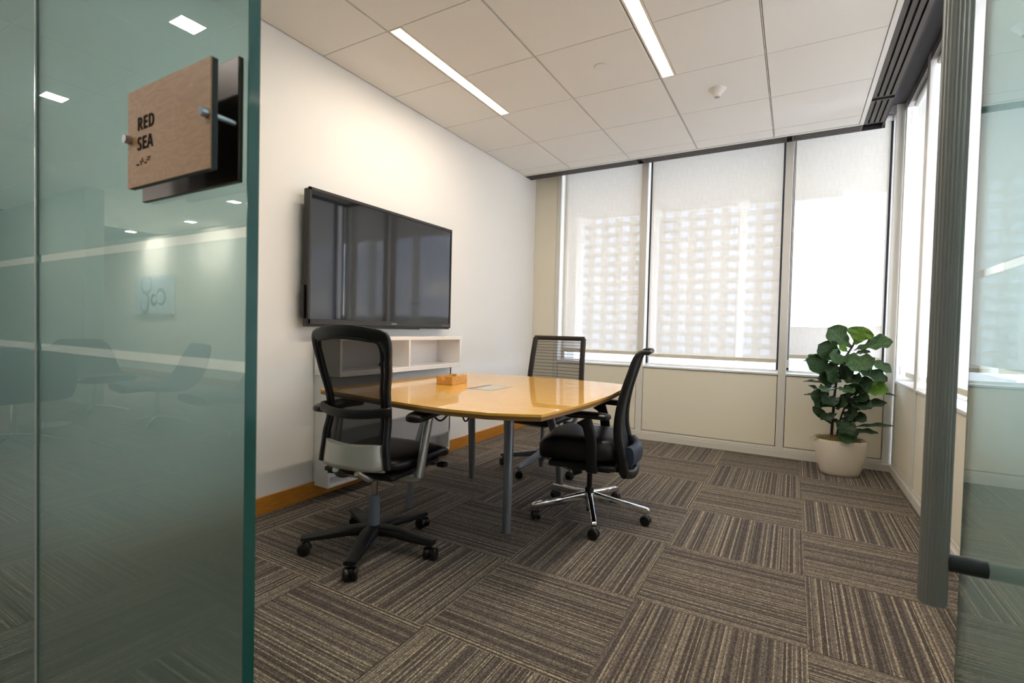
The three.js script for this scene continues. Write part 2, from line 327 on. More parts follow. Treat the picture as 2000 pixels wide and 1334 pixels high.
// ---------------------------------------------------------------- corridor and lounge behind the camera, mirrored in the glass
struct('wall_corridor', 'pale wall at the back of the lounge', 'wall', box(XL, XR, 0, 2.98, ZB, ZB + 0.12), M.corridorWall);
struct('wall_corridor_end', 'pale end wall of the lounge', 'wall', box(XL - 0.12, XL, 0, 2.98, ZF - 0.1, ZB), M.corridorWall);
struct('wall_corridor_side', 'pale side wall of the corridor', 'wall', box(XR, XR + 0.12, 0, 2.98, ZF - 0.1, ZB), M.corridorWall);
struct('wall_front', 'wall in line with the glass front', 'wall', join([box(XL, -0.12, 0, 2.98, ZF - 0.1, ZF), box(2.9, XR, 0, 2.98, ZF - 0.02, ZF + 0.08), box(-0.12, 2.9, H + 0.002, 2.98, ZF - 0.03, ZF + 0.03)]), M.corridorWall);
struct('wall_lounge', 'grey-green wing wall beside the lounge', 'wall', box(XL, -5.2, 0, H, 7.0, 7.2), std('#aeb6a6', 0.7));
part(struct('baseboard_corridor', 'amber wood baseboard along the lounge wall', 'baseboard'), 'board', metreUv(box(XL, XR, 0, 0.1, ZB - 0.014, ZB)), M.amber);
{
  const dl = (x, z, label, power = 80) => {
    const t = thing('downlight', label, 'ceiling light', [x, H, z], 0, 'square downlights in the corridor ceiling'); const h = 0.064;
    part(t, 'well', [box(-h - 0.006, -h, -0.003, 0.012, -h, h), box(h, h + 0.006, -0.003, 0.012, -h, h), box(-h - 0.006, h + 0.006, -0.003, 0.012, -h - 0.006, -h), box(-h - 0.006, h + 0.006, -0.003, 0.012, h, h + 0.006)], M.lampFrame);
    part(t, 'lens', box(-h, h, -0.001, 0.008, -h, h), M.lampLens);
    const l = new THREE.RectAreaLight('#fffaf4', power, 2 * h, 2 * h); l.name = 'lamp_light'; l.position.set(0, -0.004, 0); l.rotation.x = -Math.PI / 2; t.add(l);
  };
  const names = ['beside the glass front', 'next to the room sign', 'over the corridor carpet', 'nearest the lounge chairs', 'before the wing wall'];
  [1.47, -0.41, -2.287, -4.165, -6.04].forEach((x, k) => dl(x, 5.815, `small square downlight ${names[k]}`));
  dl(-4.156, 8.285, 'small square downlight in the lounge ceiling');
  dl(-8.3, 8.75, 'small square downlight washing the lounge wall by the picture', 260);
  dl(-6.2, 8.75, 'small square downlight washing the lounge wall', 260);
  linearLight('linear ceiling light over the far end of the lounge', -7.95, 7.6, 8.95, 300, 'linear_light');
  const pic = thing('wall_picture', 'square canvas with pale blue loops on the lounge wall', 'picture', [-8.27, 1.59, ZB - 0.02], Math.PI);
  part(pic, 'canvas', rbox(-0.73, 0.73, -0.37, 0.37, -0.018, 0.018, 0.003), std('#c9d6dc', 0.8));
  const loops = [[[-0.3, -0.05], 0.17, 0.14], [[0.33, -0.14], 0.16, 0.2], [[0.25, 0.2], 0.2, 0.17], [[-0.05, -0.1], 0.1, 0.09]];
  loops.forEach(([[x, y], a, b], k) => part(pic, 'brush_stroke', xf(sweep(Array.from({ length: 9 }, (_, i) => [x + a * Math.cos(i * 0.68 + k), y + b * Math.sin(i * 0.68 + k), 0.02]), (t) => [0.012 + 0.03 * Math.sin(Math.PI * t), 0.002, 2], { n: 30, m: 8, up: V(0, 0, 1) })), std(['#4f7486', '#6f93a2', '#7f9ca8', '#39596c'][k], 0.7)));
  const clk = thing('digital_clock', 'small lit digital clock reading 4:51', 'clock', [0, 0, 0]);
  clk.position.set(-2.6, 1.98, ZB - 0.03); clk.rotation.y = Math.PI;
  part(clk, 'case', rbox(-0.26, 0.26, -0.07, 0.07, -0.02, 0.02, 0.006), M.tvBody);
  scene.userData.clock = clk;
}
// lounge chairs: upholstered shells on four-star chrome bases
{
  const proto = () => {
    const t = new THREE.Group();
    const ring = (u) => { // profile from seat front edge to the top of the back
      const P = [[0, 0.405, -0.34], [0, 0.415, -0.2], [0, 0.395, 0.02], [0, 0.40, 0.17], [0, 0.52, 0.29], [0, 0.68, 0.36], [0, 0.83, 0.42]];
      return new THREE.CatmullRomCurve3(P.map((p) => V(...p))).getPoint(u);
    };
    const prof = Array.from({ length: 22 }, (_, i) => ring(i / 21));
    const shell = sweep(prof, (u) => [0.3 + 0.05 * Math.sin(Math.PI * Math.min(1, u * 1.1)) - 0.09 * Math.pow(Math.max(0, u - 0.8) / 0.2, 3) - 0.05 * Math.pow(Math.max(0, 0.12 - u) / 0.12, 2), 0.042, 3], { n: 30, m: 22 });
    part(t, 'shell', shell, M.loungeGrey);
    part(t, 'column', [cyl(0.02, 0.02, 0.06, 0.37, 16), cyl(0.05, 0.09, 0.355, 0.375, 16)], M.chrome);
    for (let k = 0; k < 4; k++) part(t, 'base_arm', xf(sweep([[0.01, 0.075, 0], [0.15, 0.06, 0], [0.32, 0.012, 0]], (u) => [0.014 - 0.004 * u, 0.014 - 0.007 * u, 3], { n: 10, m: 10 }), [0, 0, 0], [0, k * Math.PI / 2 + 0.6, 0]), M.chrome);
    return t;
  };
  const base = proto();
  [[-3.18, 6.91, Math.PI * 0.03, 'seen from the side before the picture wall'], [-4.45, 6.84, -Math.PI / 2, 'facing the glass beside the small table'], [-3.22, 5.83, Math.PI / 2, 'turned away nearest the corridor'], [-1.9, 6.95, 0.05, 'at the near side of the lounge']].forEach(([x, z, a, w]) => {
    const c = base.clone(); c.name = numbered('lounge_chair'); c.position.set(x, 0, z); c.rotation.y = a; c.userData = { label: `dark grey shell lounge chair ${w}`, category: 'chair', group: 'lounge chairs round the small table' }; scene.add(c);
  });
  const tb = thing('side_table', 'small round dark lounge table on chrome base', 'table', [-3.95, 0, 6.25]);
  part(tb, 'table_top', lathe([[0, 0.435], [0.28, 0.435], [0.29, 0.442], [0.29, 0.45], [0, 0.45]], 40), M.brownFrame);
  part(tb, 'column', cyl(0.018, 0.018, 0.02, 0.435, 16), M.chrome);
  part(tb, 'base', lathe([[0, 0.0], [0.2, 0], [0.2, 0.008], [0.02, 0.02], [0, 0.02]], 32), M.chrome);
}

// ---------------------------------------------------------------- outside
{
  const ground = struct('ground', 'pale ground far below the windows', 'ground', box(-300, 300, -31, -30, -400, -8), std('#9b9a92', 0.9)); void ground;
  const can = thing('canopy', 'white terrace canopy outside the windows', 'canopy', [0, 0, -5.4]);
  part(can, 'soffit', box(-14, 22, 3.62, 3.9, -0.25, 5.1), std('#8f8e8a', 0.8));
  part(can, 'edge_beam', box(-14, 22, 3.62, 4.1, -0.35, -0.25), std('#c9c8c4', 0.7));
  part(can, 'side_soffit', box(3.6, 9, 3.63, 3.88, 5.1, 20), std('#8f8e8a', 0.8));
  for (let k = -4; k < 10; k++) part(can, 'column', [box(-0.055, 0.055, -30, 3.62, -0.1, 0.1), box(-0.1, 0.1, 3.52, 3.62, -0.12, 0.12)].map((g) => xf(g, [0.02 + 1.666 * k, 0, 0])), std('#d5d4d0', 0.6));
  const t = thing('tower_block', 'pale tower block across the way, faint through the shades', 'building', [-45, -30, -150]);
  part(t, 'wall', box(-52, 44.2, 0, 78, -18, 0), std('#8f877c', 0.85));
  const win = box(-1.1, 1.1, 0, 1.7, -0.1, 0.12), awn = box(-2, 2, 0, 0.55, 0, 0.9), wm = phy('#a6b1bb', 0.2), am = std('#89827a', 0.8);
  for (let c = 0; c < 13; c++) for (let r = 0; r < 14; r++) {
    const w = part(t, 'window', win, wm); w.position.set(-14 + c * 4.55, 25.4 + r * 3.15, 0);
    if (c % 2 === 0) { const a = part(t, 'awning', awn, am); a.position.set(-14 + c * 4.55, 27.5 + r * 3.15, 0); }
  }
  const lb = thing('low_building', 'low pale building beyond the trees', 'building', [9, -30, -190]);
  part(lb, 'wall', box(-9, 26, 0, 33.5, -20, 0), std('#a9a7a2', 0.9));
  part(lb, 'roof', box(-9.5, 26.5, 33.5, 34.2, -20.5, 0.5), std('#8d8b88', 0.9));
  { // wooded ridge on the horizon
    const top = [], N = 90; for (let i = 0; i <= N; i++) { const u = i / N; top.push([u * 620, 36 + 9 * fbm(u * 7, 2.2, 0.4, 3) + 3 * fbm(u * 60, 5.2, 0.4, 2) + 4 * Math.sin(u * 5)]); }
    struct('hills', 'wooded ridge on the horizon beyond the windows', 'hills', xf(extrude([[0, 0], [620, 0], ...top.reverse()], 30), [30, -30, -330]), std('#5c665a', 0.95));
  }
  const crown = (s) => { const g = new THREE.IcosahedronGeometry(1, 5), p = g.attributes.position, v = V(0, 0, 0); for (let i = 0; i < p.count; i++) { v.fromBufferAttribute(p, i); const k = 1 + 0.35 * fbm(v.x * 2 + s, v.y * 2, v.z * 2, 3) + 0.22 * fbm(v.x * 7, v.y * 7 + s, v.z * 7, 2); p.setXYZ(i, v.x * k, v.y * k, v.z * k); } g.computeVertexNormals(); return g; };
  [[2.6, -3.4, -40, 2.0, 'left of the plant stem'], [6.2, -3.6, -58, 2.6, 'behind the plant leaves'], [7.6, -3.0, -44, 2.2, 'beyond the plant pot side'], [14.5, -3.4, -57, 3.0, 'at the corner of the view']].forEach(([x, y, z, s, w], k) => {
    const q = thing('tree', `pale green tree outside below the sill ${w}`, 'tree', [x, -30, z], 0, 'trees below the windows');
    part(q, 'crown', xf(crown(k * 3.7), [0, 30 + y, 0], [0, k, 0], [s, s * 0.95, s]), std('#6f8a66', 0.9));
    part(q, 'trunk', cyl(0.3, 0.2, 0, 30 + y - s * 0.5, 10), M.stem);
  });
}

// ---------------------------------------------------------------- glass front
const fontB = await new FontLoader().loadAsync('fonts/droid/droid_sans_bold.typeface.json');
const text = (s, size, depth = 0.001) => { const g = new TextGeometry(s, { font: fontB, size, depth, curveSegments: 6, bevelEnabled: false }); g.computeBoundingBox(); return g; };
M.clear = phy('#ecf6f5', 0, { transmission: 1, thickness: 0, ior: 1.5 });
M.frost = phy('#cde1e4', 0.40, { transmission: 1, thickness: 0.004, ior: 1.16, specularIntensity: 0 });
const filmRows = (h) => [[0, 1.0255], [1.0379, 1.1745], [1.1869, h]]; // the film leaves two clear stripes
function glassPanel(t, w, h, edges) { // lies in the plane z = 0, x from 0 to w; the frosted film is on the far side
  part(t, 'pane', new THREE.PlaneGeometry(w, h).translate(w / 2, h / 2, 0), M.clear);
  part(t, 'pane_back', new THREE.PlaneGeometry(w, h).translate(w / 2, h / 2, -0.0008), M.clear);
  for (const [a, b] of filmRows(h)) part(t, 'frosted_film', box(0.0005, w - 0.0005, a, b, -0.0045, -0.0012), M.frost);
  part(t, 'edge', edges.map((x) => box(x - 0.0008, x + 0.0008, 0, h, x > 0.3 ? -0.0128 : -0.0045, 0.0002)), M.teal, 'dark green polished glass edge');
}
{
  const a = thing('glass_panel', 'frosted green glass panel that carries the wooden room sign', 'glass panel', [1.479, 0.004, ZF], 0); glassPanel(a, 0.595, 2.74, [0, 0.595]);
  const b = thing('glass_panel', 'frosted green glass panel at the left edge, beside the sign panel', 'glass panel', [0.004, 0.004, ZF], 0); glassPanel(b, 1.4685, 2.74, [0]);
  one('joint_strip', 'thin bright metal strip between the two glass panels', 'glass joint', rbox(1.4735, 1.4785, 0.004, 2.744, ZF - 0.0045, ZF + 0.0025, 0.001, 1), std('#e3eaee', 0.22, { metalness: 0.35 }));
  // door leaf, standing open into the room along x = 2.84
  const d = thing('glass_door', 'open frosted glass door with a tall fluted pull at right', 'door', [2.84, 0.008, ZF - 0.005], Math.PI / 2);
  // local x runs towards -z of the room, local z towards +x: turned so that the film lies on the far side from the room
  d.rotation.y = Math.PI / 2;
    const w = 0.735, h = 2.73;
  part(d, 'pane', new THREE.PlaneGeometry(w, h).translate(w / 2, h / 2, 0), M.clear);
  part(d, 'pane_back', new THREE.PlaneGeometry(w, h).translate(w / 2, h / 2, 0.0008), M.clear);
  for (const [a, b] of filmRows(h)) part(d, 'frosted_film', box(0.0005, w - 0.0005, a, b, 0.0012, 0.0045), M.frost);
  part(d, 'edge', [box(w - 0.001, w + 0.001, 0, h, 0, 0.0125)], M.teal, 'dark green polished glass edge');
  const fl = []; const nF = 22; for (let i = 0; i < nF * 6; i++) { const t = (i / (nF * 6)) * Math.PI * 2, r = 0.0172 - 0.0021 * Math.pow(Math.abs(Math.sin((t * nF) / 2)), 0.6) ; fl.push([r * Math.cos(t), r * Math.sin(t)]); }
  const bar = xf(extrude(fl, 1.25), [0.61, 1.938, -0.058], [Math.PI / 2, 0, 0]);
  const pull = part(d, 'pull_bar', bar, M.handle, 'tall fluted satin metal bar');
  for (const y of [0.752, 1.86]) part(pull, 'pull_post', xf(cyl(0.0125, 0.0125, 0, 0.042, 28), [0.61, y, -0.042], [Math.PI / 2, 0, 0]), std('#4c4e50', 0.3, { metalness: 0.8 }));
}
// room sign: dark backer on the glass, maple plaque on standoffs
{
  const s = thing('room_sign', 'maple room sign on metal standoffs reading RED SEA', 'sign', [1.89, 1.243, ZF + 0.001]);
  part(s, 'backer', rbox(-0.033, 0.1775, -0.006, 0.128, 0.0, 0.006, 0.001, 1), std('#4a4038', 0.3, { metalness: 0.6 }), 'dark metal backing plate');
  const maple = woodTex(11, [206, 160, 108], [178, 132, 86], 1, 1, 1.2);
  const m2 = std('#ffffff', 0.45, { map: maple });
  const pl = part(s, 'plaque', [metreUv(box(0, 0.1775, 0, 0.1135, 0.0335, 0.035), 3.2)], m2, 'pale maple plaque');
  part(s, 'plaque_core', box(0, 0.1775, 0, 0.1135, 0.0275, 0.0335), M.black, 'black edge of the plaque');
  part(pl, 'letters', [xf(text('RED', 0.0152), [0.0235, 0.0645, 0.0345], [0, 0, 0], [1.02, 1, 1]), xf(text('SEA', 0.0152), [0.0235, 0.0415, 0.0345], [0, 0, 0], [1.02, 1, 1])], std('#050404', 0.95), 'black capital letters');
  const dots = []; [[0, 0], [1, 0], [2.6, 1], [3.2, 0], [3.2, 1], [3.9, 2], [4.4, 1], [6, 0], [6.7, 0], [7.4, 1], [8.1, 2], [8.8, 1], [9.4, 2]].forEach(([x, y]) => dots.push(xf(new THREE.SphereGeometry(0.0011, 8, 6), [0.0235 + x * 0.0032, 0.025 + y * 0.0027, 0.035])));
  part(pl, 'braille_dots', dots, std('#5a4430', 0.5));
  for (const [x, y] of [[0.0055, 0.057], [0.171, 0.057]]) part(s, 'standoff', [xf(cyl(0.0032, 0.0032, 0.006, 0.036, 16), [x, y, 0], [Math.PI / 2, 0, 0]), xf(cyl(0.0052, 0.0048, 0.035, 0.0415, 20), [x, y, 0], [Math.PI / 2, 0, 0])], std('#ccd0dc', 0.22, { metalness: 0.6 }), 'round chrome standoff screw');
}
{
  const clk = scene.userData.clock; delete scene.userData.clock;
  part(clk, 'digits', xf(text('4:51', 0.1, 0.002), [-0.15, -0.045, 0.0195]), new THREE.MeshStandardMaterial({ color: '#8f8fff', emissive: '#8a86ff', emissiveIntensity: 1.6 }), 'blue lit digits');
}

// ---------------------------------------------------------------- television and wall unit
{
  const t = thing('television', 'large flat black television mounted on the white wall', 'television', [0, 0, 0]);
  const z0 = 1.682, z1 = 3.062, y0 = 1.077, y1 = 1.894, x = 0.105;
  part(t, 'body', [rbox(0.05, x - 0.006, y0 + 0.006, y1 - 0.004, z0 + 0.004, z1 - 0.004, 0.004), rbox(0.03, 0.055, 1.16, 1.78, 1.9, 2.85, 0.01)], M.tvBody);
  part(t, 'bezel', [rbox(x - 0.012, x + 0.003, y1 - 0.02, y1, z0, z1, 0.002, 1), rbox(x - 0.012, x + 0.003, y0 + 0.004, y1, z0, z0 + 0.012, 0.002, 1), rbox(x - 0.012, x + 0.003, y0 + 0.004, y1, z1 - 0.016, z1, 0.002, 1), rbox(x - 0.012, x + 0.003, y0 + 0.008, y0 + 0.042, z0, z1, 0.002, 1)], M.tvEdge);
  part(t, 'screen', box(x - 0.01, x - 0.003, y0 + 0.04, y1 - 0.018, z0 + 0.01, z1 - 0.014), M.tvGlass, 'dark glossy screen');
  part(t, 'speaker_bar', [rbox(x - 0.05, x - 0.008, y0 - 0.006, y0 + 0.007, z0 + 0.004, z1 - 0.004, 0.002, 1), rbox(x - 0.06, x - 0.01, y0 - 0.012, y0 + 0.002, 2.05, 2.7, 0.004, 1)], M.tvBody);
  part(t, 'mount', [rbox(0.0, 0.035, 1.25, 1.7, 2.1, 2.13, 0.003), rbox(0.0, 0.035, 1.25, 1.7, 2.6, 2.63, 0.003)], M.black);
  part(t, 'side_jacks', rbox(0.055, 0.075, 1.12, 1.32, z1 - 0.006, z1 + 0.008, 0.003), M.black);
  part(t, 'brand_letters', xf(text('SHARP', 0.0115, 0.0008), [x + 0.0032, y0 + 0.019, 2.372], [0, Math.PI / 2, 0], [1.1, 1, 1]), M.tvMark, 'small silver letters on the bottom bezel');
  const mk = [box(x + 0.0032, x + 0.0036, y0 + 0.018, y0 + 0.03, 1.778, 1.784)]; [1.768, 1.757, 1.745, 1.728, 1.714].forEach((z, k) => mk.push(box(x + 0.0032, x + 0.0036, y0 + 0.021, y0 + 0.027, z - 0.006 - (k === 3 ? 0.004 : 0), z)));
  part(t, 'marks', mk, M.tvMark);
}
{
  const u = thing('wall_shelf_unit', 'glossy white wall unit with open cubbies behind the table', 'shelf unit', [0, 0, 0]);
  const zl = 2.93, zr = 1.70, d = 0.139, t = 0.018;
  part(u, 'back_panel', rbox(0.002, 0.02, 0.075, 1.02, zr, zl, 0.002, 1), M.shelfWhite);
  part(u, 'front_panel', rbox(d - 0.018, d, 0.225, 0.77, zr, zl, 0.002, 1), M.shelfWhite);
  part(u, 'side_panel', rbox(0.02, d, 0.075, 0.77, zl - t, zl, 0.002, 1), M.shelfWhite);
  part(u, 'side_panel', rbox(0.02, d, 0.075, 0.77, zr, zr + t, 0.002, 1), M.shelfWhite);
  part(u, 'bottom_shelf', rbox(0.02, d, 0.075, 0.095, zr + t, zl - t, 0.002, 1), M.shelfWhite);
  part(u, 'shelf_board', rbox(0.02, d - 0.019, 0.205, 0.225, zr + t, zl - t, 0.002, 1), M.shelfWhite);
  part(u, 'divider', rbox(0.02, d, 0.095, 0.205, 2.30, 2.318, 0.002, 1), M.shelfWhite);
  const f = 0.25;
  part(u, 'cubby_top', rbox(0.02, f, 0.99, 1.015, zr + 0.02, zl + 0.015, 0.002, 1), M.shelfWhite);
  part(u, 'cubby_base', rbox(0.02, f, 0.771, 0.803, zr + 0.02, zl + 0.015, 0.002, 1), M.shelfWhite);
  for (const z of [zl - 0.003, 2.323, zr + 0.02]) part(u, 'cubby_side', rbox(0.02, f, 0.803, 0.99, z, z + t, 0.002, 1), M.shelfWhite);
  one('curved_pipe_end', 'black curved handset hanging in the cubby behind the chair', 'handset', xf(sweep([[0.2, 0.98, 2.56], [0.205, 0.93, 2.535], [0.205, 0.87, 2.54], [0.2, 0.82, 2.57]], [0.012, 0.009, 3], { n: 14, m: 10 })), M.blackSoft).name = 'handset';
}

// ---------------------------------------------------------------- table
{
  const TOP = 0.735;
  const t = thing('meeting_table', 'glossy honey wood meeting table with bowed sides and grey legs', 'table', [1.03, 0, 2.475]);
  const pts = [[0.365, 1.80], [0.5, 1.782], [0.75, 1.748], [0.95, 1.727], [1.15, 1.716], [1.32, 1.722], [1.5, 1.742], [1.627, 1.765], [1.66, 1.85], [1.697, 2.05], [1.728, 2.35], [1.735, 2.55], [1.73, 2.8], [1.716, 3.0], [1.7, 3.155], [1.62, 3.2], [1.5, 3.252], [1.3, 3.283], [1.1, 3.273], [0.9, 3.25], [0.65, 3.218], [0.365, 3.176]].map(([x, z]) => [x - 1.03, -(z - 2.475)]);
  const slab = (inset, y0, y1) => xf(extrude(pts.map(([x, y]) => [x * (1 - inset), y * (1 - inset)]), y1 - y0 - 0.002, 0.001), [0, y0 + 0.001, 0], [-Math.PI / 2, 0, 0]);
  const topTex = woodTex(21, [244, 190, 86], [226, 166, 60], 0.9, 0.9);
  M.honey = phy('#ffffff', 0.4, { map: topTex, clearcoat: 1, clearcoatRoughness: 0.01, specularIntensity: 0.15 });
  part(t, 'tabletop', metreUv(slab(0, TOP - 0.012, TOP)), M.honey, 'mirror-gloss honey veneer');
  part(t, 'edge_band', metreUv(slab(0.004, TOP - 0.03, TOP - 0.0122)), phy('#8a6234', 0.4, { clearcoat: 0.4, clearcoatRoughness: 0.1 }), 'darker wood underside edge');
  part(t, 'hatch', [rbox(0.955 - 1.03, 1.13 - 1.03, TOP - 0.002, TOP + 0.0006, 2.395 - 2.475, 2.645 - 2.475, 0.001, 1)], std('#8f9294', 0.3, { metalness: 0.8 }), 'silver cable hatch');
  part(t, 'hatch_lid', [rbox(0.99 - 1.03, 1.12 - 1.03, TOP, TOP + 0.0012, 2.405 - 2.475, 2.635 - 2.475, 0.0005, 1)], std('#c9c4b6', 0.5, { metalness: 0.2 }))
  part(t, 'hatch_slot', rbox(0.981 - 1.03, 0.987 - 1.03, TOP, TOP + 0.0012, 2.405 - 2.475, 2.635 - 2.475, 0.0004, 1), M.black);
  const frame = []; for (const z of [2.2, 2.6]) frame.push(rbox(0.62 - 1.03, 1.26 - 1.03, 0.655, 0.704, z - 0.02 - 2.475, z + 0.02 - 2.475, 0.004));
  for (const x of [0.66, 1.22]) frame.push(rbox(x - 0.02 - 1.03, x + 0.02 - 1.03, 0.655, 0.704, -0.3, 0.15, 0.004));
  part(t, 'under_frame', frame, M.greyLeg);
  for (const [fx, fz] of [[1.303, 2.735], [0.621, 2.735], [0.607, 2.05], [1.255, 1.94]]) {
    const tx = fx + (fx > 1 ? -0.075 : 0.075), tz = fz + (fz > 2.4 ? -0.12 : 0.13), mx = (fx * 0.8 + tx * 0.2), mz = fz * 0.75 + tz * 0.25;
    part(t, 'leg', sweep([[tx - 1.03, 0.704, tz - 2.475], [(tx * 0.55 + mx * 0.45) - 1.03, 0.52, (tz * 0.6 + mz * 0.4) - 2.475], [mx - 1.03, 0.3, mz - 2.475], [fx - 1.03, 0.001, fz - 2.475]], (u) => [0.031 - 0.011 * u, 0.02 - 0.002 * u, 3], { n: 22, m: 14, up: V(0, 0, 1) }), M.greyLeg);
  }
  const b = thing('wooden_tray', 'small open wooden box with a notched side on the table', 'box', [0.745, TOP + 0.001, 2.495], 0.12);
  const bw = phy('#ffffff', 0.45, { map: woodTex(31, [224, 172, 92], [188, 128, 56], 2, 2, 0.8) });
  const hh = 0.05, a = 0.055, c = 0.095;
  const notch = []; for (let k = 0; k <= 10; k++) { const q = Math.PI + (k / 10) * Math.PI; notch.push([0.022 * Math.cos(q), hh + 0.022 * Math.sin(q)]); }
  part(b, 'long_side', metreUv(xf(extrude([[-c, 0], [c, 0], [c, hh], [-c, hh]], 0.009), [a - 0.009, 0, 0], [0, Math.PI / 2, 0])), bw);
  part(b, 'long_side', metreUv(xf(extrude([[-c, 0], [c, 0], [c, hh], [-c, hh]], 0.009), [-a, 0, 0], [0, Math.PI / 2, 0])), bw);
  part(b, 'notched_side', metreUv(xf(extrude([[-a + 0.009, 0], [a - 0.009, 0], [a - 0.009, hh], ...notch.reverse(), [-a + 0.009, hh]], 0.009), [0, 0, c - 0.009])), bw);
  part(b, 'notched_side', metreUv(xf(extrude([[-a + 0.009, 0], [a - 0.009, 0], [a - 0.009, hh], ...notch, [-a + 0.009, hh]], 0.009), [0, 0, -c])), bw);
  part(b, 'floor_board', metreUv(box(-a + 0.009, a - 0.009, 0.001, 0.007, -c + 0.009, c - 0.009)), bw);
  part(b, 'divider', metreUv(box(-a + 0.009, a - 0.009, 0.007, 0.04, -0.004, 0.004)), bw);
  part(t, 'power_box', xf(rbox(0.06, 0.2, 0.665, 0.703, 0.05, 0.12, 0.006), [-0.03, 0, 0.425]), M.cable, 'black power box');
  part(t, 'cable', xf(tube([[0.02, 0.703, 0.1], [0.03, 0.64, 0.12], [0.08, 0.62, 0.13], [0.12, 0.66, 0.11]], 0.0045, { n: 20 }), [-0.03, 0, 0.425]), M.cable, 'black cable');
  part(t, 'cable', xf(tube([[0.18, 0.68, 0.1], [0.215, 0.63, 0.11], [0.225, 0.64, 0.1], [0.21, 0.703, 0.1]], 0.004, { n: 20 }), [-0.03, 0, 0.425]), M.cable, 'black cable');
  part(t, 'cable', xf(tube([[0.25, 0.703, 0.1], [0.28, 0.67, 0.12], [0.32, 0.68, 0.11], [0.34, 0.703, 0.1]], 0.004, { n: 20 }), [-0.03, 0, 0.425]), M.cable, 'black cable');
  part(t, 'cable', xf(tube([[-0.24, 0.703, 0.1], [-0.22, 0.67, 0.1], [-0.17, 0.675, 0.1], [-0.15, 0.703, 0.1]], 0.004, { n: 20 }), [-0.03, 0, 0.425]), M.cable, 'black cable');
}

// ---------------------------------------------------------------- task chairs (local: facing -z, right is +x, hub over the origin)
function casters(t, R, a0, hubY, kind) {
  for (let k = 0; k < 5; k++) {
    const a = a0 + (k * Math.PI * 2) / 5, x = R * Math.cos(a), z = R * Math.sin(a), yaw = [0.6, 2.2, -0.9, 1.4, 0.2][k] + (kind === 2 ? 0.7 : 0);
    const c = part(t, 'caster', [xf(cyl(0.006, 0.006, 0.045, 0.085, 10), [0, 0, 0]), xf(new THREE.SphereGeometry(0.024, 16, 8, 0, Math.PI * 2, 0, Math.PI / 2), [0, 0.034, -0.004], [0, 0, 0], [kind === 1 ? 1 : 0.55, 1, 1])], M.wheel);
    c.position.set(x, 0, z); c.rotation.y = yaw;
    for (const s of [-1, 1]) part(c, 'wheel', xf(lathe(kind === 1 ? [[0, -0.014], [0.018, -0.014], [0.027, -0.006], [0.029, 0.008], [0.026, 0.0145], [0, 0.0145]] : [[0, -0.01], [0.024, -0.01], [0.0285, -0.006], [0.0285, 0.006], [0.024, 0.01], [0, 0.01]], 26), [s * (kind === 1 ? 0.0155 : 0.014), 0.0292, 0], [0, 0, (s * -Math.PI) / 2]), M.wheel);
    void hubY;
  }
}
function starBase(t, R, a0, m, secW, secH, y0, y1, straight) {
  for (let k = 0; k < 5; k++) {
    const a = a0 + (k * Math.PI * 2) / 5;
    const g = straight ? join([sweep([[0.01, y0, 0], [0.04, y0, 0], [R * 0.5, (y0 + y1) / 2 + 0.002, 0], [R - 0.01, y1 + 0.002, 0], [R + 0.01, y1, 0], [R + 0.016, y1 - 0.006, 0]], (u) => [secW[0] + (secW[1] - secW[0]) * u, secH[0] + (secH[1] - secH[0]) * u, 4], { n: 22, m: 20, crease: 0.5 }), xf(cyl(0.011, 0.011, 0.056, y1, 14), [R, 0, 0])]) : sweep([[0.02, y0, 0], [R * 0.35, y0 + 0.004, 0], [R * 0.7, (y0 * 0.45 + y1 * 0.55), 0], [R + 0.014, y1, 0]], (u) => [secW[0] + (secW[1] - secW[0]) * u, secH[0] + (secH[1] - secH[0]) * u, 3.4], { n: 16, m: 16 });
    const l = part(t, 'base_leg', g, m); l.rotation.y = -a;
  }
}
const cushion = (w, d, top, bot, front = 0.03, e = 4) => { // rounded seat pad, z from -d to d
  const rings = []; const N = 22;
  for (let i = 0; i < N; i++) {
    const u = i / (N - 1), z = -d + 2 * d * u, k = Math.pow(Math.max(0, 1 - Math.pow(Math.abs(2 * u - 1), 5)), 0.4);
    const dip = -front * Math.pow(Math.max(0, 1 - u * 3.2), 2), hw = Math.max(0.004, w * (0.86 + 0.14 * Math.sin(Math.PI * Math.min(1, 0.2 + u * 0.75))) * (0.55 + 0.45 * k));
    const mid = (top + bot) / 2 + dip, hh = Math.max(0.002, ((top - bot) / 2) * (0.25 + 0.75 * k));
    rings.push(Array.from({ length: 26 }, (_, j) => { const [a, b] = superPt((j / 26) * Math.PI * 2, e); return V(a * hw, mid + b * hh - (b > 0 ? 0.008 * (1 - a * a) * k : 0), z); }));
  }
  return loft(rings.map((r) => r.reverse()), { crease: 1.0 });
};
const meshBlack = std('#17130f', 0.85, { transparent: true, opacity: 0.87 });
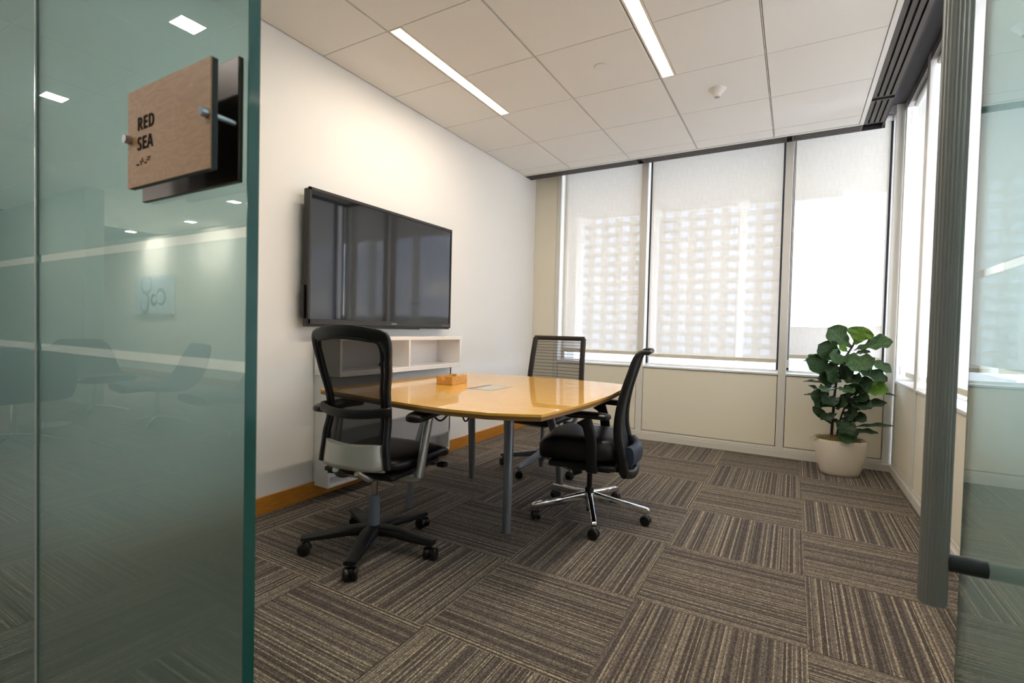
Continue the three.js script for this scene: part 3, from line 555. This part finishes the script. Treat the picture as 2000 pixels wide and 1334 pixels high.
// chair with the tall mesh back and aluminium arms
{
  const t = thing('office_chair', 'black office chair with silver arm posts, back to the camera', 'chair', [0.844, 0, 3.235], 0.12);
  starBase(t, 0.315, 1.203, M.blackFrame, [0.044, 0.027], [0.024, 0.011], 0.093, 0.078);
  casters(t, 0.315, 1.203, 0, 1);
  part(t, 'base_hub', [lathe([[0.03, 0.07], [0.056, 0.074], [0.058, 0.098], [0.046, 0.112], [0.036, 0.117]], 32)], M.blackFrame);
  part(t, 'gas_lift_sleeve', [cyl(0.0265, 0.026, 0.1, 0.262, 28), cyl(0.02, 0.02, 0.024, 0.1, 20)], M.greySleeve, 'grey lift sleeve');
  part(t, 'gas_lift', cyl(0.0145, 0.0145, 0.262, 0.40, 24), M.gas, 'shiny lift rod');
  const surf = (s, y) => { // centre line of the back, curving with height and wrapping forward at the sides
    const c = new THREE.CatmullRomCurve3([V(0, 0.43, 0.19), V(0, 0.56, 0.185), V(0, 0.72, 0.163), V(0, 0.86, 0.185), V(0, 0.98, 0.215), V(0, 1.085, 0.245)]);
    const u = THREE.MathUtils.clamp((y - 0.43) / 0.655, 0, 1); let p = c.getPoint(u); for (let k = 0; k < 4; k++) { p = c.getPoint(THREE.MathUtils.clamp(u + (y - p.y) / 0.655, 0, 1)); }
    return p.z - 0.04 * s * s;
  };
  const hwAt = (y) => { const k = [[0.43, 0.188], [0.56, 0.174], [0.70, 0.165], [0.78, 0.168], [0.88, 0.188], [0.97, 0.2], [1.04, 0.198], [1.09, 0.19]]; for (let i = 0; i + 1 < k.length; i++) if (y <= k[i + 1][0]) { const u = THREE.MathUtils.smoothstep(y, k[i][0], k[i + 1][0]); return k[i][1] + (k[i + 1][1] - k[i][1]) * u; } return 0.19; };
  const P = (s, y, dz = 0) => V(s * hwAt(y), y, surf(s, y) + dz);
  const side = (s) => Array.from({ length: 13 }, (_, i) => P(s, 0.445 + (i / 12) * 0.572));
  const arc = Array.from({ length: 9 }, (_, i) => { const s = -1 + (i / 8) * 2; return P(s * 0.955, 1.036 + 0.02 * (1 - s * s)); });
  const loop = [...side(-1), ...arc, ...side(1).reverse()];
  const outward = V(0, 0, 1);
  part(t, 'back_frame', sweep(loop, (u) => { const top = Math.exp(-Math.pow((u - 0.5) / 0.15, 4)); return [0.015 + 0.017 * top, 0.017 - 0.005 * top, 3]; }, { n: 90, m: 14, up: outward }), M.blackFrame);
  part(t, 'inner_rim', sweep(loop.map((p, i) => { const c = V(0, Math.min(1.0, Math.max(0.5, p.y)), p.z); return p.clone().lerp(c, 0.13).add(V(0, -0.012 * (p.y > 1 ? 1.6 : 0), 0.012)); }), [0.006, 0.006, 3], { n: 90, m: 8, up: outward }), M.blackSoft);
  const rings = []; for (let i = 0; i <= 26; i++) { const y = 0.46 + (i / 26) * 0.585; rings.push(Array.from({ length: 15 }, (_, j) => { const s = -0.95 + (j / 14) * 1.9; return P(s, y - (i === 26 ? 0.012 * s * s : 0), -0.004); })); }
  part(t, 'back_mesh', loft(rings, { ringClosed: false, caps: false, crease: 2 }), meshBlack, 'see-through dark mesh');
  const bar = Array.from({ length: 9 }, (_, i) => { const s = -1 + (i / 8) * 2; return V(s * 0.19, 0.703 - 0.014 * (1 - s * s), surf(s, 0.70) + 0.03 + 0.018 * (1 - s * s)); });
  part(t, 'lumbar_bar', sweep([V(-0.165, 0.706, surf(1, 0.7) - 0.01), ...bar, V(0.165, 0.706, surf(1, 0.7) - 0.01)], (u) => [0.009, 0.021, 3.5], { n: 40, m: 14 }), M.blackFrame);
  const pl = []; for (let i = 0; i <= 8; i++) { const y = 0.432 + (i / 8) * 0.125; pl.push(Array.from({ length: 22 }, (_, j) => { const q = j < 11 ? -1 + (j / 10) * 2 : 1 - ((j - 11) / 10) * 2, s = q * 0.93, back = j < 11 ? 0.026 - 0.02 * Math.pow(Math.abs(q), 7) - (i === 0 ? 0.016 : 0) : 0.004; return V(s * hwAt(y), y + 0.014 * (1 - s * s) * (i / 8 - 0.9) * -1 - 0.012 * (1 - s * s), surf(s, y) + back); }).reverse()); }
  part(t, 'lumbar_plate', loft(pl, { crease: 0.9 }), M.aluSatin, 'brushed silver lower back plate');
  part(t, 'seat', xf(cushion(0.24, 0.26, 0.492, 0.405, 0.05, 3), [0, 0, -0.125]), M.leather, 'black leather seat');
  part(t, 'seat_pan', rbox(-0.2, 0.2, 0.385, 0.408, -0.27, 0.13, 0.01), M.blackSoft);
  part(t, 'mechanism', [rbox(-0.07, 0.07, 0.37, 0.395, -0.14, 0.12, 0.01), sweep([[-0.06, 0.385, 0.05], [-0.08, 0.385, 0.14], [-0.06, 0.43, 0.2]], [0.016, 0.014, 3], { n: 14 }), sweep([[0.06, 0.385, 0.05], [0.08, 0.385, 0.14], [0.06, 0.43, 0.2]], [0.016, 0.014, 3], { n: 14 }), cyl(0.03, 0.04, 0.365, 0.385, 24)], M.alu);
  for (const s of [-1, 1]) {
    part(t, 'arm_bracket', sweep([[s * 0.05, 0.385, 0.02], [s * 0.16, 0.372, 0.015], [s * 0.235, 0.378, -0.005], [s * 0.262, 0.42, -0.02]], (u) => [0.022, 0.014, 3], { n: 18, m: 12, up: V(0, 0, 1) }), M.alu);
    part(t, 'arm_post', sweep([[s * 0.258, 0.385, 0.005], [s * 0.263, 0.52, -0.025], [s * 0.268, 0.655, -0.055]], (u) => [0.025 - 0.005 * u, 0.017, 2.6], { n: 16, m: 18, up: V(1, 0, 0) }), M.alu, 'silver arm post');
    part(t, 'arm_pad', xf(sweep([[0, 0, 0.15], [0, 0.004, 0.06], [0, 0.002, -0.07], [0, -0.008, -0.15]], (u) => { const k = Math.pow(Math.max(0.0, 1 - Math.pow(Math.abs(2 * u - 1), 6)), 0.5); return [0.014 + 0.036 * k, 0.007 + 0.014 * k, 3]; }, { n: 24, m: 18, crease: 1.1 }), [s * 0.268, 0.675, -0.045], [0.03, s * 0.06, 0]), M.padBlack, 'black arm pad');
  }
  part(t, 'lever', [sweep([[0.1, 0.392, -0.17], [0.2, 0.39, -0.18], [0.25, 0.398, -0.185]], [0.012, 0.006, 3], { n: 10 })], M.alu);
  part(t, 'lever_grip', rbox(0.245, 0.29, 0.388, 0.41, -0.205, -0.165, 0.006), M.blackSoft);
  part(t, 'lever', [tube([[-0.12, 0.40, 0.06], [-0.15, 0.375, 0.09], [-0.2, 0.372, 0.1]], 0.005, { n: 12 })], M.blackSoft);
}
// chair seen from the side: mesh back, thick seat, polished base
{
  const t = thing('office_chair', 'black office chair seen in profile on a polished chrome base', 'chair', [1.582, 0, 2.257], Math.PI / 2 + 0.2);
  const a0 = 0.384;
  starBase(t, 0.325, a0, M.chrome, [0.02, 0.012], [0.03, 0.011], 0.118, 0.082, true);
  casters(t, 0.325, a0, 0, 2);
  part(t, 'base_hub', [lathe([[0.016, 0.055], [0.02, 0.06], [0.033, 0.095], [0.036, 0.142], [0.026, 0.146]], 32)], M.chrome);
  part(t, 'gas_lift_sleeve', [cyl(0.026, 0.0245, 0.143, 0.172, 28), cyl(0.0135, 0.0135, 0.03, 0.12, 18)], M.black);
  part(t, 'gas_lift', cyl(0.0155, 0.0155, 0.17, 0.31, 24), M.black);
  part(t, 'mechanism', [rbox(-0.085, 0.085, 0.285, 0.325, -0.12, 0.13, 0.012), rbox(-0.16, 0.16, 0.315, 0.34, -0.16, 0.16, 0.01), sweep([[0, 0.3, 0.1], [0, 0.298, 0.2], [0, 0.33, 0.27]], [0.05, 0.014, 3], { n: 12 })], M.blackSoft);
  part(t, 'seat', xf(cushion(0.245, 0.235, 0.51, 0.365, 0.03, 4.5), [0, 0, -0.04]), M.leather, 'thick black padded seat');
  part(t, 'seat_shell', rbox(-0.22, 0.22, 0.33, 0.36, -0.2, 0.17, 0.012), M.blackSoft);
  const prof = [V(0, 0.325, 0.215), V(0, 0.42, 0.2), V(0, 0.52, 0.178), V(0, 0.62, 0.177), V(0, 0.74, 0.197), V(0, 0.87, 0.235), V(0, 0.95, 0.262), V(0, 0.976, 0.285), V(0, 0.978, 0.325)];
  const cv = new THREE.CatmullRomCurve3(prof, false, 'centripetal');
  for (const s of [-1, 1]) part(t, 'back_upright', sweep(Array.from({ length: 26 }, (_, i) => { const p = cv.getPoint(i / 25); return V(s * (0.205 + 0.02 * Math.sin(Math.PI * i / 25)), p.y, p.z); }), (u) => [0.026 - 0.014 * u, 0.013, 3], { n: 40, m: 14, up: V(1, 0, 0) }), M.blackFrame);
  part(t, 'back_top_rail', sweep([V(-0.21, 0.978, 0.322), V(0, 0.98, 0.33), V(0.21, 0.978, 0.322)], [0.012, 0.008, 3], { n: 10 }), M.blackFrame);
  part(t, 'back_base_rail', sweep([V(-0.21, 0.33, 0.215), V(-0.12, 0.312, 0.25), V(0.12, 0.312, 0.25), V(0.21, 0.33, 0.215)], [0.02, 0.026, 3], { n: 16 }), M.blackFrame);
  const rings = []; for (let i = 0; i <= 24; i++) { const p = cv.getPoint(0.06 + 0.82 * i / 24); rings.push(Array.from({ length: 9 }, (_, j) => V(-0.2 + 0.05 * j, p.y, p.z + 0.02 * (1 - Math.pow(j / 4 - 1, 2)) * 0.6))); }
  part(t, 'back_mesh', loft(rings, { ringClosed: false, caps: false, crease: 2 }), std('#101012', 0.8, { transparent: true, opacity: 0.9 }));
  part(t, 'lumbar_pad', xf(sweep([[-0.17, 0, 0], [0, 0, 0.035], [0.17, 0, 0]], (u) => [0.03, 0.055, 2.4], { n: 20, m: 16 }), [0, 0.41, 0.232]), std('#2a3646', 0.6), 'dark blue lumbar pad');
  for (const s of [-1, 1]) {
    part(t, 'arm_post', [sweep([[s * 0.2, 0.335, 0.05], [s * 0.255, 0.34, 0.05], [s * 0.272, 0.39, 0.05], [s * 0.275, 0.5, 0.045], [s * 0.275, 0.585, 0.025], [s * 0.275, 0.618, 0.005]], (u) => [0.014, 0.03 + 0.018 * Math.pow(Math.max(0, u - 0.75) * 4, 2), 3.5], { n: 26, m: 16, up: V(0, 0, 1) })], M.blackFrame);
    part(t, 'arm_pad', xf(sweep([[0, 0, 0.11], [0, 0.004, 0.0], [0, 0.004, -0.14]], (u) => { const k = Math.pow(Math.max(0, 1 - Math.pow(Math.abs(2 * u - 1), 8)), 0.5); return [0.016 + 0.026 * k, 0.008 + 0.009 * k, 3.2]; }, { n: 22, m: 16, crease: 1.1 }), [s * 0.275, 0.636, 0.035]), M.padBlack);
  }
  part(t, 'tension_knob', [xf(cyl(0.018, 0.018, 0, 0.04, 18), [0.06, 0.3, -0.11], [2.7, 0, 0.2]), xf(cyl(0.031, 0.028, 0.035, 0.085, 22), [0.06, 0.3, -0.11], [2.7, 0, 0.2])], M.blackSoft);
}
// chair across the table: striped see-through back in a brown frame, grey base
{
  const t = thing('office_chair', 'office chair with striped see-through back across the table', 'chair', [0.92, 0, 1.55], Math.PI - 0.02);
  starBase(t, 0.315, 1.01, M.greyPaint, [0.022, 0.014], [0.027, 0.01], 0.122, 0.082, true);
  casters(t, 0.315, 1.01, 0, 2);
  part(t, 'base_hub', lathe([[0.016, 0.06], [0.034, 0.085], [0.036, 0.14], [0.026, 0.145]], 28), M.greyPaint);
  part(t, 'gas_lift', [cyl(0.024, 0.022, 0.14, 0.22, 24), cyl(0.014, 0.014, 0.2, 0.36, 20), cyl(0.022, 0.022, 0.022, 0.12, 20)], M.greySleeve);
  part(t, 'mechanism', [rbox(-0.08, 0.08, 0.345, 0.385, -0.1, 0.14, 0.012), rbox(-0.15, 0.15, 0.38, 0.395, -0.15, 0.15, 0.008)], M.greyPaint);
  part(t, 'seat', xf(cushion(0.24, 0.235, 0.47, 0.395, 0.03, 3.6), [0, 0, -0.03]), M.leather);
  const c = new THREE.CatmullRomCurve3([V(0, 0.48, 0.2), V(0, 0.6, 0.19), V(0, 0.72, 0.2), V(0, 0.88, 0.225), V(0, 1.02, 0.255)]);
  const hw = (u) => 0.245 - 0.03 * u;
  const at = (s, u, dz = 0) => { const p = c.getPoint(u); return V(s * hw(u), p.y, p.z + 0.02 * (1 - s * s) + dz); };
  for (const s of [-1, 1]) part(t, 'back_upright', sweep(Array.from({ length: 16 }, (_, i) => at(s, i / 15)), (u) => [0.021, 0.013, 3], { n: 24, m: 12, up: V(0, 0, 1) }), M.brownFrame);
  part(t, 'back_top_rail', sweep(Array.from({ length: 9 }, (_, i) => at(-1.03 + (i / 8) * 2.06, 1)), [0.018, 0.013, 3.4], { n: 18, m: 12, up: V(0, 0, 1) }), M.brownFrame);
  part(t, 'back_lower_rail', sweep(Array.from({ length: 9 }, (_, i) => at(-1 + (i / 8) * 2, 0)), [0.018, 0.012, 3], { n: 18, m: 12, up: V(0, 0, 1) }), M.brownFrame);
  const rings = []; for (let i = 0; i <= 12; i++) rings.push(Array.from({ length: 9 }, (_, j) => at(-0.93 + (j / 8) * 1.86, 0.03 + 0.94 * i / 12)));
  part(t, 'back_mesh', loft(rings, { ringClosed: false, caps: false, crease: 2 }), std('#3b3835', 0.8, { transparent: true, opacity: 0.5 }));
  for (let k = 0; k < 22; k++) part(t, 'mesh_rib', sweep(Array.from({ length: 7 }, (_, j) => at(-0.93 + (j / 6) * 1.86, 0.06 + 0.88 * k / 21, -0.003)), [0.0016, 0.0022, 2], { n: 10, m: 6, up: V(0, 0, 1) }), M.blackSoft);
  part(t, 'back_brace', [sweep([[0, 0.37, 0.1], [0, 0.38, 0.2], [0, 0.5, 0.25]], [0.05, 0.014, 3], { n: 14 })], M.greyPaint);
  for (const s of [-1, 1]) {
    part(t, 'arm_post', sweep([[s * 0.14, 0.385, -0.0], [s * 0.25, 0.39, 0], [s * 0.285, 0.46, 0], [s * 0.29, 0.665, -0.02]], (u) => [0.014, 0.024, 3], { n: 20, m: 12, up: V(0, 0, 1) }), M.greyPaint);
    part(t, 'arm_pad', xf(sweep([[0, 0, 0.12], [0, 0.002, 0], [0, 0, -0.12]], (u) => { const k = Math.pow(Math.max(0, 1 - Math.pow(Math.abs(2 * u - 1), 8)), 0.5); return [0.014 + 0.026 * k, 0.006 + 0.009 * k, 3]; }, { n: 20, m: 14, crease: 1.1 }), [s * 0.29, 0.682, -0.01]), M.padBlack);
  }
  part(t, 'side_knob', xf(cyl(0.03, 0.03, 0, 0.02, 24), [-0.17, 0.375, -0.06], [0, 0, Math.PI / 2]), M.plasticWhite);
}

// ---------------------------------------------------------------- potted fiddle-leaf fig
{
  const PX = 2.94, PZ = 0.325;
  const t = thing('potted_fig', 'fiddle-leaf fig in an oval cream pot in the room corner', 'plant', [PX, 0, PZ], -0.5);
  t.rotation.y = 0.30;
  const ring = (y, a, b) => Array.from({ length: 48 }, (_, j) => { const [c, s] = superPt((j / 48) * Math.PI * 2, 2.2); return V(a * c, y, -b * s); });
  const outer = [[0.0, 0.130, 0.085], [0.006, 0.140, 0.094], [0.03, 0.150, 0.102], [0.08, 0.168, 0.114], [0.15, 0.184, 0.124], [0.22, 0.193, 0.13], [0.27, 0.195, 0.131], [0.292, 0.194, 0.13], [0.296, 0.192, 0.128], [0.294, 0.188, 0.124], [0.25, 0.184, 0.12], [0.24, 0.01, 0.006]];
  part(t, 'pot', loft(outer.map(([y, a, b]) => ring(y * 0.95, a * 0.92, b)), { crease: 0.9 }), M.pot, 'cream oval plastic pot');
  const mossG = []; { const g = new THREE.SphereGeometry(1, 40, 14, 0, Math.PI * 2, 0, Math.PI / 2), p = g.attributes.position; for (let i = 0; i < p.count; i++) { const x = p.getX(i), y = p.getY(i), z = p.getZ(i); p.setXYZ(i, x * 0.172, 0.246 + y * (0.04 + 0.022 * fbm(x * 5, z * 5, 1, 3)), z * 0.122); } g.computeVertexNormals(); mossG.push(g); }
  part(t, 'moss_bed', mossG, M.moss);
  const inst = new THREE.InstancedMesh(tube([[0, 0, 0], [0.02, 0.012, 0.004], [0.045, 0.004, -0.004], [0.06, -0.006, 0.004]], 0.0009, { n: 7, m: 4 }), std('#8c7a48', 0.9), 700);
  inst.name = 'moss_strands'; inst.userData.kind = 'stuff'; inst.castShadow = inst.receiveShadow = true; seed = 9;
  for (let k = 0; k < 700; k++) { const r = Math.sqrt(rnd()) * 0.92, a = rnd() * 6.283, m = new THREE.Matrix4().compose(V(0.165 * r * Math.cos(a) - 0.02, 0.276 + 0.014 * (1 - r) + rr(-0.008, 0.006), 0.118 * r * Math.sin(a)), new THREE.Quaternion().setFromEuler(new THREE.Euler(rr(-0.5, 0.5), rnd() * 6.28, rr(-0.4, 0.5))), V(1, 1, 1).multiplyScalar(rr(0.5, 1.05))); inst.setMatrixAt(k, m); }
  t.add(inst);
  // leaves and stems are given in a plane through the pot that faces the door, in metres right of the pot's middle and up, with depth towards the door
  const inv = new THREE.Matrix4().copy(new THREE.Matrix4().compose(V(PX, 0, PZ), new THREE.Quaternion().setFromEuler(new THREE.Euler(0, t.rotation.y, 0)), V(1, 1, 1))).invert();
  const R = V(0.997, 0, -0.075), F = V(-0.075, 0, 0.997);
  const at = (u, y, d = 0) => V(PX, 0, PZ).addScaledVector(R, u).addScaledVector(F, d).add(V(0, y, 0)).applyMatrix4(inv);
  const px = (x, y, d = 0) => at((x - 1643.5) * 0.00365 + (y - 780) * 0.00008, 0.27 + (857 - y) * 0.003625, d);
  const stemPath = (a) => a.map(([x, y, d]) => px(x, y, d));
  const S1 = [[1624, 862, -0.01], [1627, 800, 0], [1631, 740, 0.01], [1638, 700, 0], [1650, 672, 0], [1661, 650, 0], [1664, 640, 0]], S2 = [[1633, 858, -0.03], [1641, 810, -0.03], [1655, 765, -0.02], [1668, 735, -0.02], [1675, 700, -0.03]];
  for (const [s, r] of [[S1, 0.011], [S2, 0.0085]]) part(t, 'stem', sweep(stemPath(s), (u) => [r * (1 - 0.5 * u), r * (1 - 0.5 * u), 2], { n: 26, m: 10 }), M.stem);
  const leafTex = (c0, c1, vein) => dataTex(256, 256, (i, j) => {
    const u = i / 255, v = (j / 255) * 2 - 1, a = Math.abs(v); let k = Math.exp(-Math.pow(a / 0.035, 2));
    const q = ((u - a * 0.32) * 8.5) % 1; k = Math.max(k, 0.75 * Math.exp(-Math.pow((((q + 1) % 1) - 0.5) / 0.07, 2)) * (1 - a * 0.6));
    const n = 0.9 + 0.35 * fbm(u * 9, v * 5, 3.3, 3); return c0.map((c, w) => (c * (1 - 0.5 * (0.5 + 0.5 * Math.cos(q * 6.283))) + c1[w] * 0.5 * (0.5 + 0.5 * Math.cos(q * 6.283))) * n * (1 - 0.38 * k) + vein[w] * 0.38 * k);
  }, true);
  const lm = (a, b, v) => phy('#ffffff', 0.46, { map: leafTex(a, b, v), specularIntensity: 0.8 });
  const tones = [lm([58, 92, 50], [40, 68, 40], [122, 146, 92]), lm([80, 116, 68], [56, 88, 52], [148, 168, 116]), lm([124, 168, 62], [100, 142, 48], [70, 104, 36]), lm([46, 74, 42], [34, 56, 34], [100, 122, 78])];
  function leaf(b, tip, width, tone, o = {}) {
    const B = px(...b), T = px(...tip), L = B.distanceTo(T), dir = T.clone().sub(B).normalize();
    let face = V(...(o.face ?? [0, 0.55, 0.9])).transformDirection(inv); // the way the upper side looks
    const side = dir.clone().cross(face).normalize(), nrm = side.clone().cross(dir).normalize();
    const hw = (width * 0.0047) / 2, n = 22, m = 13, pos = [], uv = [], idx = [];
    for (let i = 0; i <= n; i++) {
      const u = i / n, shape = Math.pow(Math.sin(Math.PI * Math.pow(u, 1.55)), 0.5) * (0.6 + 0.4 * THREE.MathUtils.smoothstep(u, 0.25, 0.7)) + (u < 0.06 ? 0.02 : 0);
      for (let j = 0; j <= m; j++) {
        const v = (j / m) * 2 - 1, ripple = 0.10 * Math.sin(u * 21 + b[0] + (v > 0 ? 1.8 : 0)) * v * v + 0.085 * Math.cos((u - Math.abs(v) * 0.32) * 8.5 * 6.283) * (1 - Math.abs(v)) * Math.abs(v) * 1.6;
        const w = hw * shape * v, lift = (o.cup ?? 0.35) * Math.abs(w) * Math.abs(v) + ripple * hw * 1.5 - (o.droop ?? 0.12) * L * u * u + (o.droop ?? 0.12) * L * u;
        const p = B.clone().addScaledVector(dir, L * u).addScaledVector(side, w).addScaledVector(nrm, lift); pos.push(p.x, p.y, p.z); uv.push(u, j / m);
        if (i < n && j < m) { const a = i * (m + 1) + j, c = a + m + 1; idx.push(a, a + 1, c, a + 1, c + 1, c); }
      }
    }
    const g = new THREE.BufferGeometry(); g.setAttribute('position', new THREE.Float32BufferAttribute(pos, 3)); g.setAttribute('uv', new THREE.Float32BufferAttribute(uv, 2)); g.setIndex(idx); g.computeVertexNormals();
    part(t, 'leaf', g, tones[tone]);
  }
  const up = { face: [0, 1, 0.25] }, upL = { face: [-0.35, 0.9, 0.45] }, upR = { face: [0.3, 0.9, 0.45] }, cam = { face: [0, 0.35, 1] }, down = { face: [0, -0.4, 0.9] };
  leaf([1666, 648, 0.0], [1678, 609, 0.03], 38, 2, cam);
  leaf([1658, 655, 0], [1615, 614, 0.06], 36, 1, { face: [-0.3, 0.5, 0.85] });
  leaf([1663, 660, 0], [1730, 640, 0.05], 34, 1, { face: [0.1, 0.75, 0.65] });
  leaf([1658, 670, 0], [1692, 663, 0.02], 16, 1, upR);
  leaf([1645, 684, 0], [1598, 650, 0.08], 36, 0, { face: [-0.2, 0.3, 0.95] });
  leaf([1652, 664, 0], [1636, 650, 0.06], 14, 2, cam);
  leaf([1650, 668, 0.02], [1684, 702, 0.17], 44, 1, { face: [0.05, 0.6, 0.8], droop: 0.2 });
  leaf([1648, 672, 0.02], [1632, 692, 0.14], 26, 1, { face: [-0.2, 0.6, 0.8], droop: 0.2 });
  leaf([1675, 676, -0.02], [1728, 704, 0.04], 22, 1, { face: [0.25, 0.7, 0.65] });
  leaf([1652, 698, 0], [1720, 722, 0.1], 28, 0, { face: [0.15, 0.8, 0.6] });
  leaf([1640, 722, 0], [1575, 684, 0.1], 36, 0, { face: [-0.1, 0.5, 0.85] });
  leaf([1625, 690, -0.03], [1577, 676, -0.06], 14, 1, upL);
  leaf([1600, 690, -0.04], [1568, 689, -0.08], 7, 0, up);
  leaf([1634, 724, 0], [1662, 702, 0.09], 26, 3, cam);
  leaf([1636, 728, 0], [1600, 722, 0.12], 30, 3, { face: [-0.2, 0.2, 0.95] });
  leaf([1640, 715, 0], [1672, 728, 0.12], 28, 3, { face: [0.2, 0.5, 0.8] });
  leaf([1630, 738, 0], [1570, 734, -0.03], 12, 0, { face: [-0.1, 1, 0.18] });
  leaf([1632, 744, 0], [1606, 750, 0.16], 22, 1, { face: [0, 0.9, 0.5], droop: 0.25 });
  leaf([1632, 744, 0], [1662, 750, 0.16], 22, 1, { face: [0, 0.9, 0.5], droop: 0.25 });
  leaf([1668, 744, -0.02], [1723, 740, 0.06], 28, 2, { face: [0.1, 0.55, 0.9] });
  leaf([1668, 752, -0.02], [1738, 752, 0.02], 10, 0, { face: [0.05, 1, 0.15] });
  leaf([1660, 760, -0.02], [1668, 728, 0.08], 30, 3, cam);
  leaf([1655, 768, -0.02], [1690, 760, 0.1], 24, 3, { face: [0.1, 0.6, 0.8] });
  leaf([1629, 776, 0], [1580, 741, 0.02], 16, 3, { face: [-0.3, 0.95, 0.25] });
  leaf([1629, 785, 0], [1586, 758, 0.1], 34, 3, { face: [-0.2, 0.4, 0.9] });
  leaf([1612, 765, -0.03], [1571, 765, -0.05], 9, 0, up);
  leaf([1629, 782, 0.01], [1652, 772, 0.13], 26, 3, { face: [0.2, 0.4, 0.9] });
  leaf([1652, 775, -0.02], [1640, 757, 0.06], 28, 3, cam);
  leaf([1650, 795, -0.03], [1722, 768, 0.02], 22, 3, { face: [0.1, 0.85, 0.5] });
  leaf([1655, 798, -0.03], [1718, 775, -0.05], 14, 0, { face: [0.1, 1, 0.1] });
  leaf([1645, 800, -0.02], [1672, 795, 0.1], 26, 3, { face: [0.1, 0.3, 0.95] });
  leaf([1627, 826, 0], [1589, 786, 0.06], 15, 3, { face: [-0.5, 0.6, 0.6] });
  leaf([1627, 812, 0], [1664, 838, 0.15], 28, 3, { face: [0.1, 0.6, 0.8], droop: 0.2 });
  leaf([1640, 812, -0.03], [1668, 806, 0.08], 20, 3, cam);
  leaf([1645, 832, -0.03], [1734, 817, -0.01], 13, 0, { face: [0.05, 0.95, 0.3] });
  leaf([1645, 838, -0.03], [1708, 835, 0.0], 15, 0, { face: [0.1, 0.9, 0.4] });
  leaf([1676, 832, 0.02], [1640, 852, 0.16], 26, 0, { face: [-0.1, 0.5, 0.9] });
  leaf([1645, 690, 0.02], [1618, 672, 0.13], 30, 1, { face: [-0.2, 0.5, 0.85] });
  leaf([1655, 690, 0.0], [1690, 705, 0.12], 30, 0, { face: [0.2, 0.6, 0.75], droop: 0.2 });
  leaf([1640, 730, 0.0], [1612, 706, 0.14], 30, 0, { face: [-0.2, 0.4, 0.9] });
  leaf([1662, 745, -0.02], [1697, 724, 0.09], 26, 0, { face: [0.2, 0.5, 0.8] });
  leaf([1650, 770, 0.0], [1694, 780, 0.12], 26, 3, { face: [0.2, 0.6, 0.75], droop: 0.2 });
  leaf([1640, 765, 0.0], [1610, 778, 0.13], 28, 3, { face: [-0.2, 0.5, 0.8], droop: 0.2 });
  leaf([1648, 805, -0.02], [1686, 806, 0.1], 24, 3, { face: [0.1, 0.6, 0.8] });
  leaf([1634, 800, 0.0], [1606, 812, 0.1], 22, 3, { face: [-0.2, 0.6, 0.7] });
  leaf([1650, 790, -0.05], [1662, 765, -0.08], 30, 3, cam);
  leaf([1636, 705, -0.05], [1655, 690, -0.08], 26, 3, cam);
  leaf([1640, 700, -0.04], [1618, 706, -0.06], 26, 3, cam);
}
renderer.render(scene, camera);
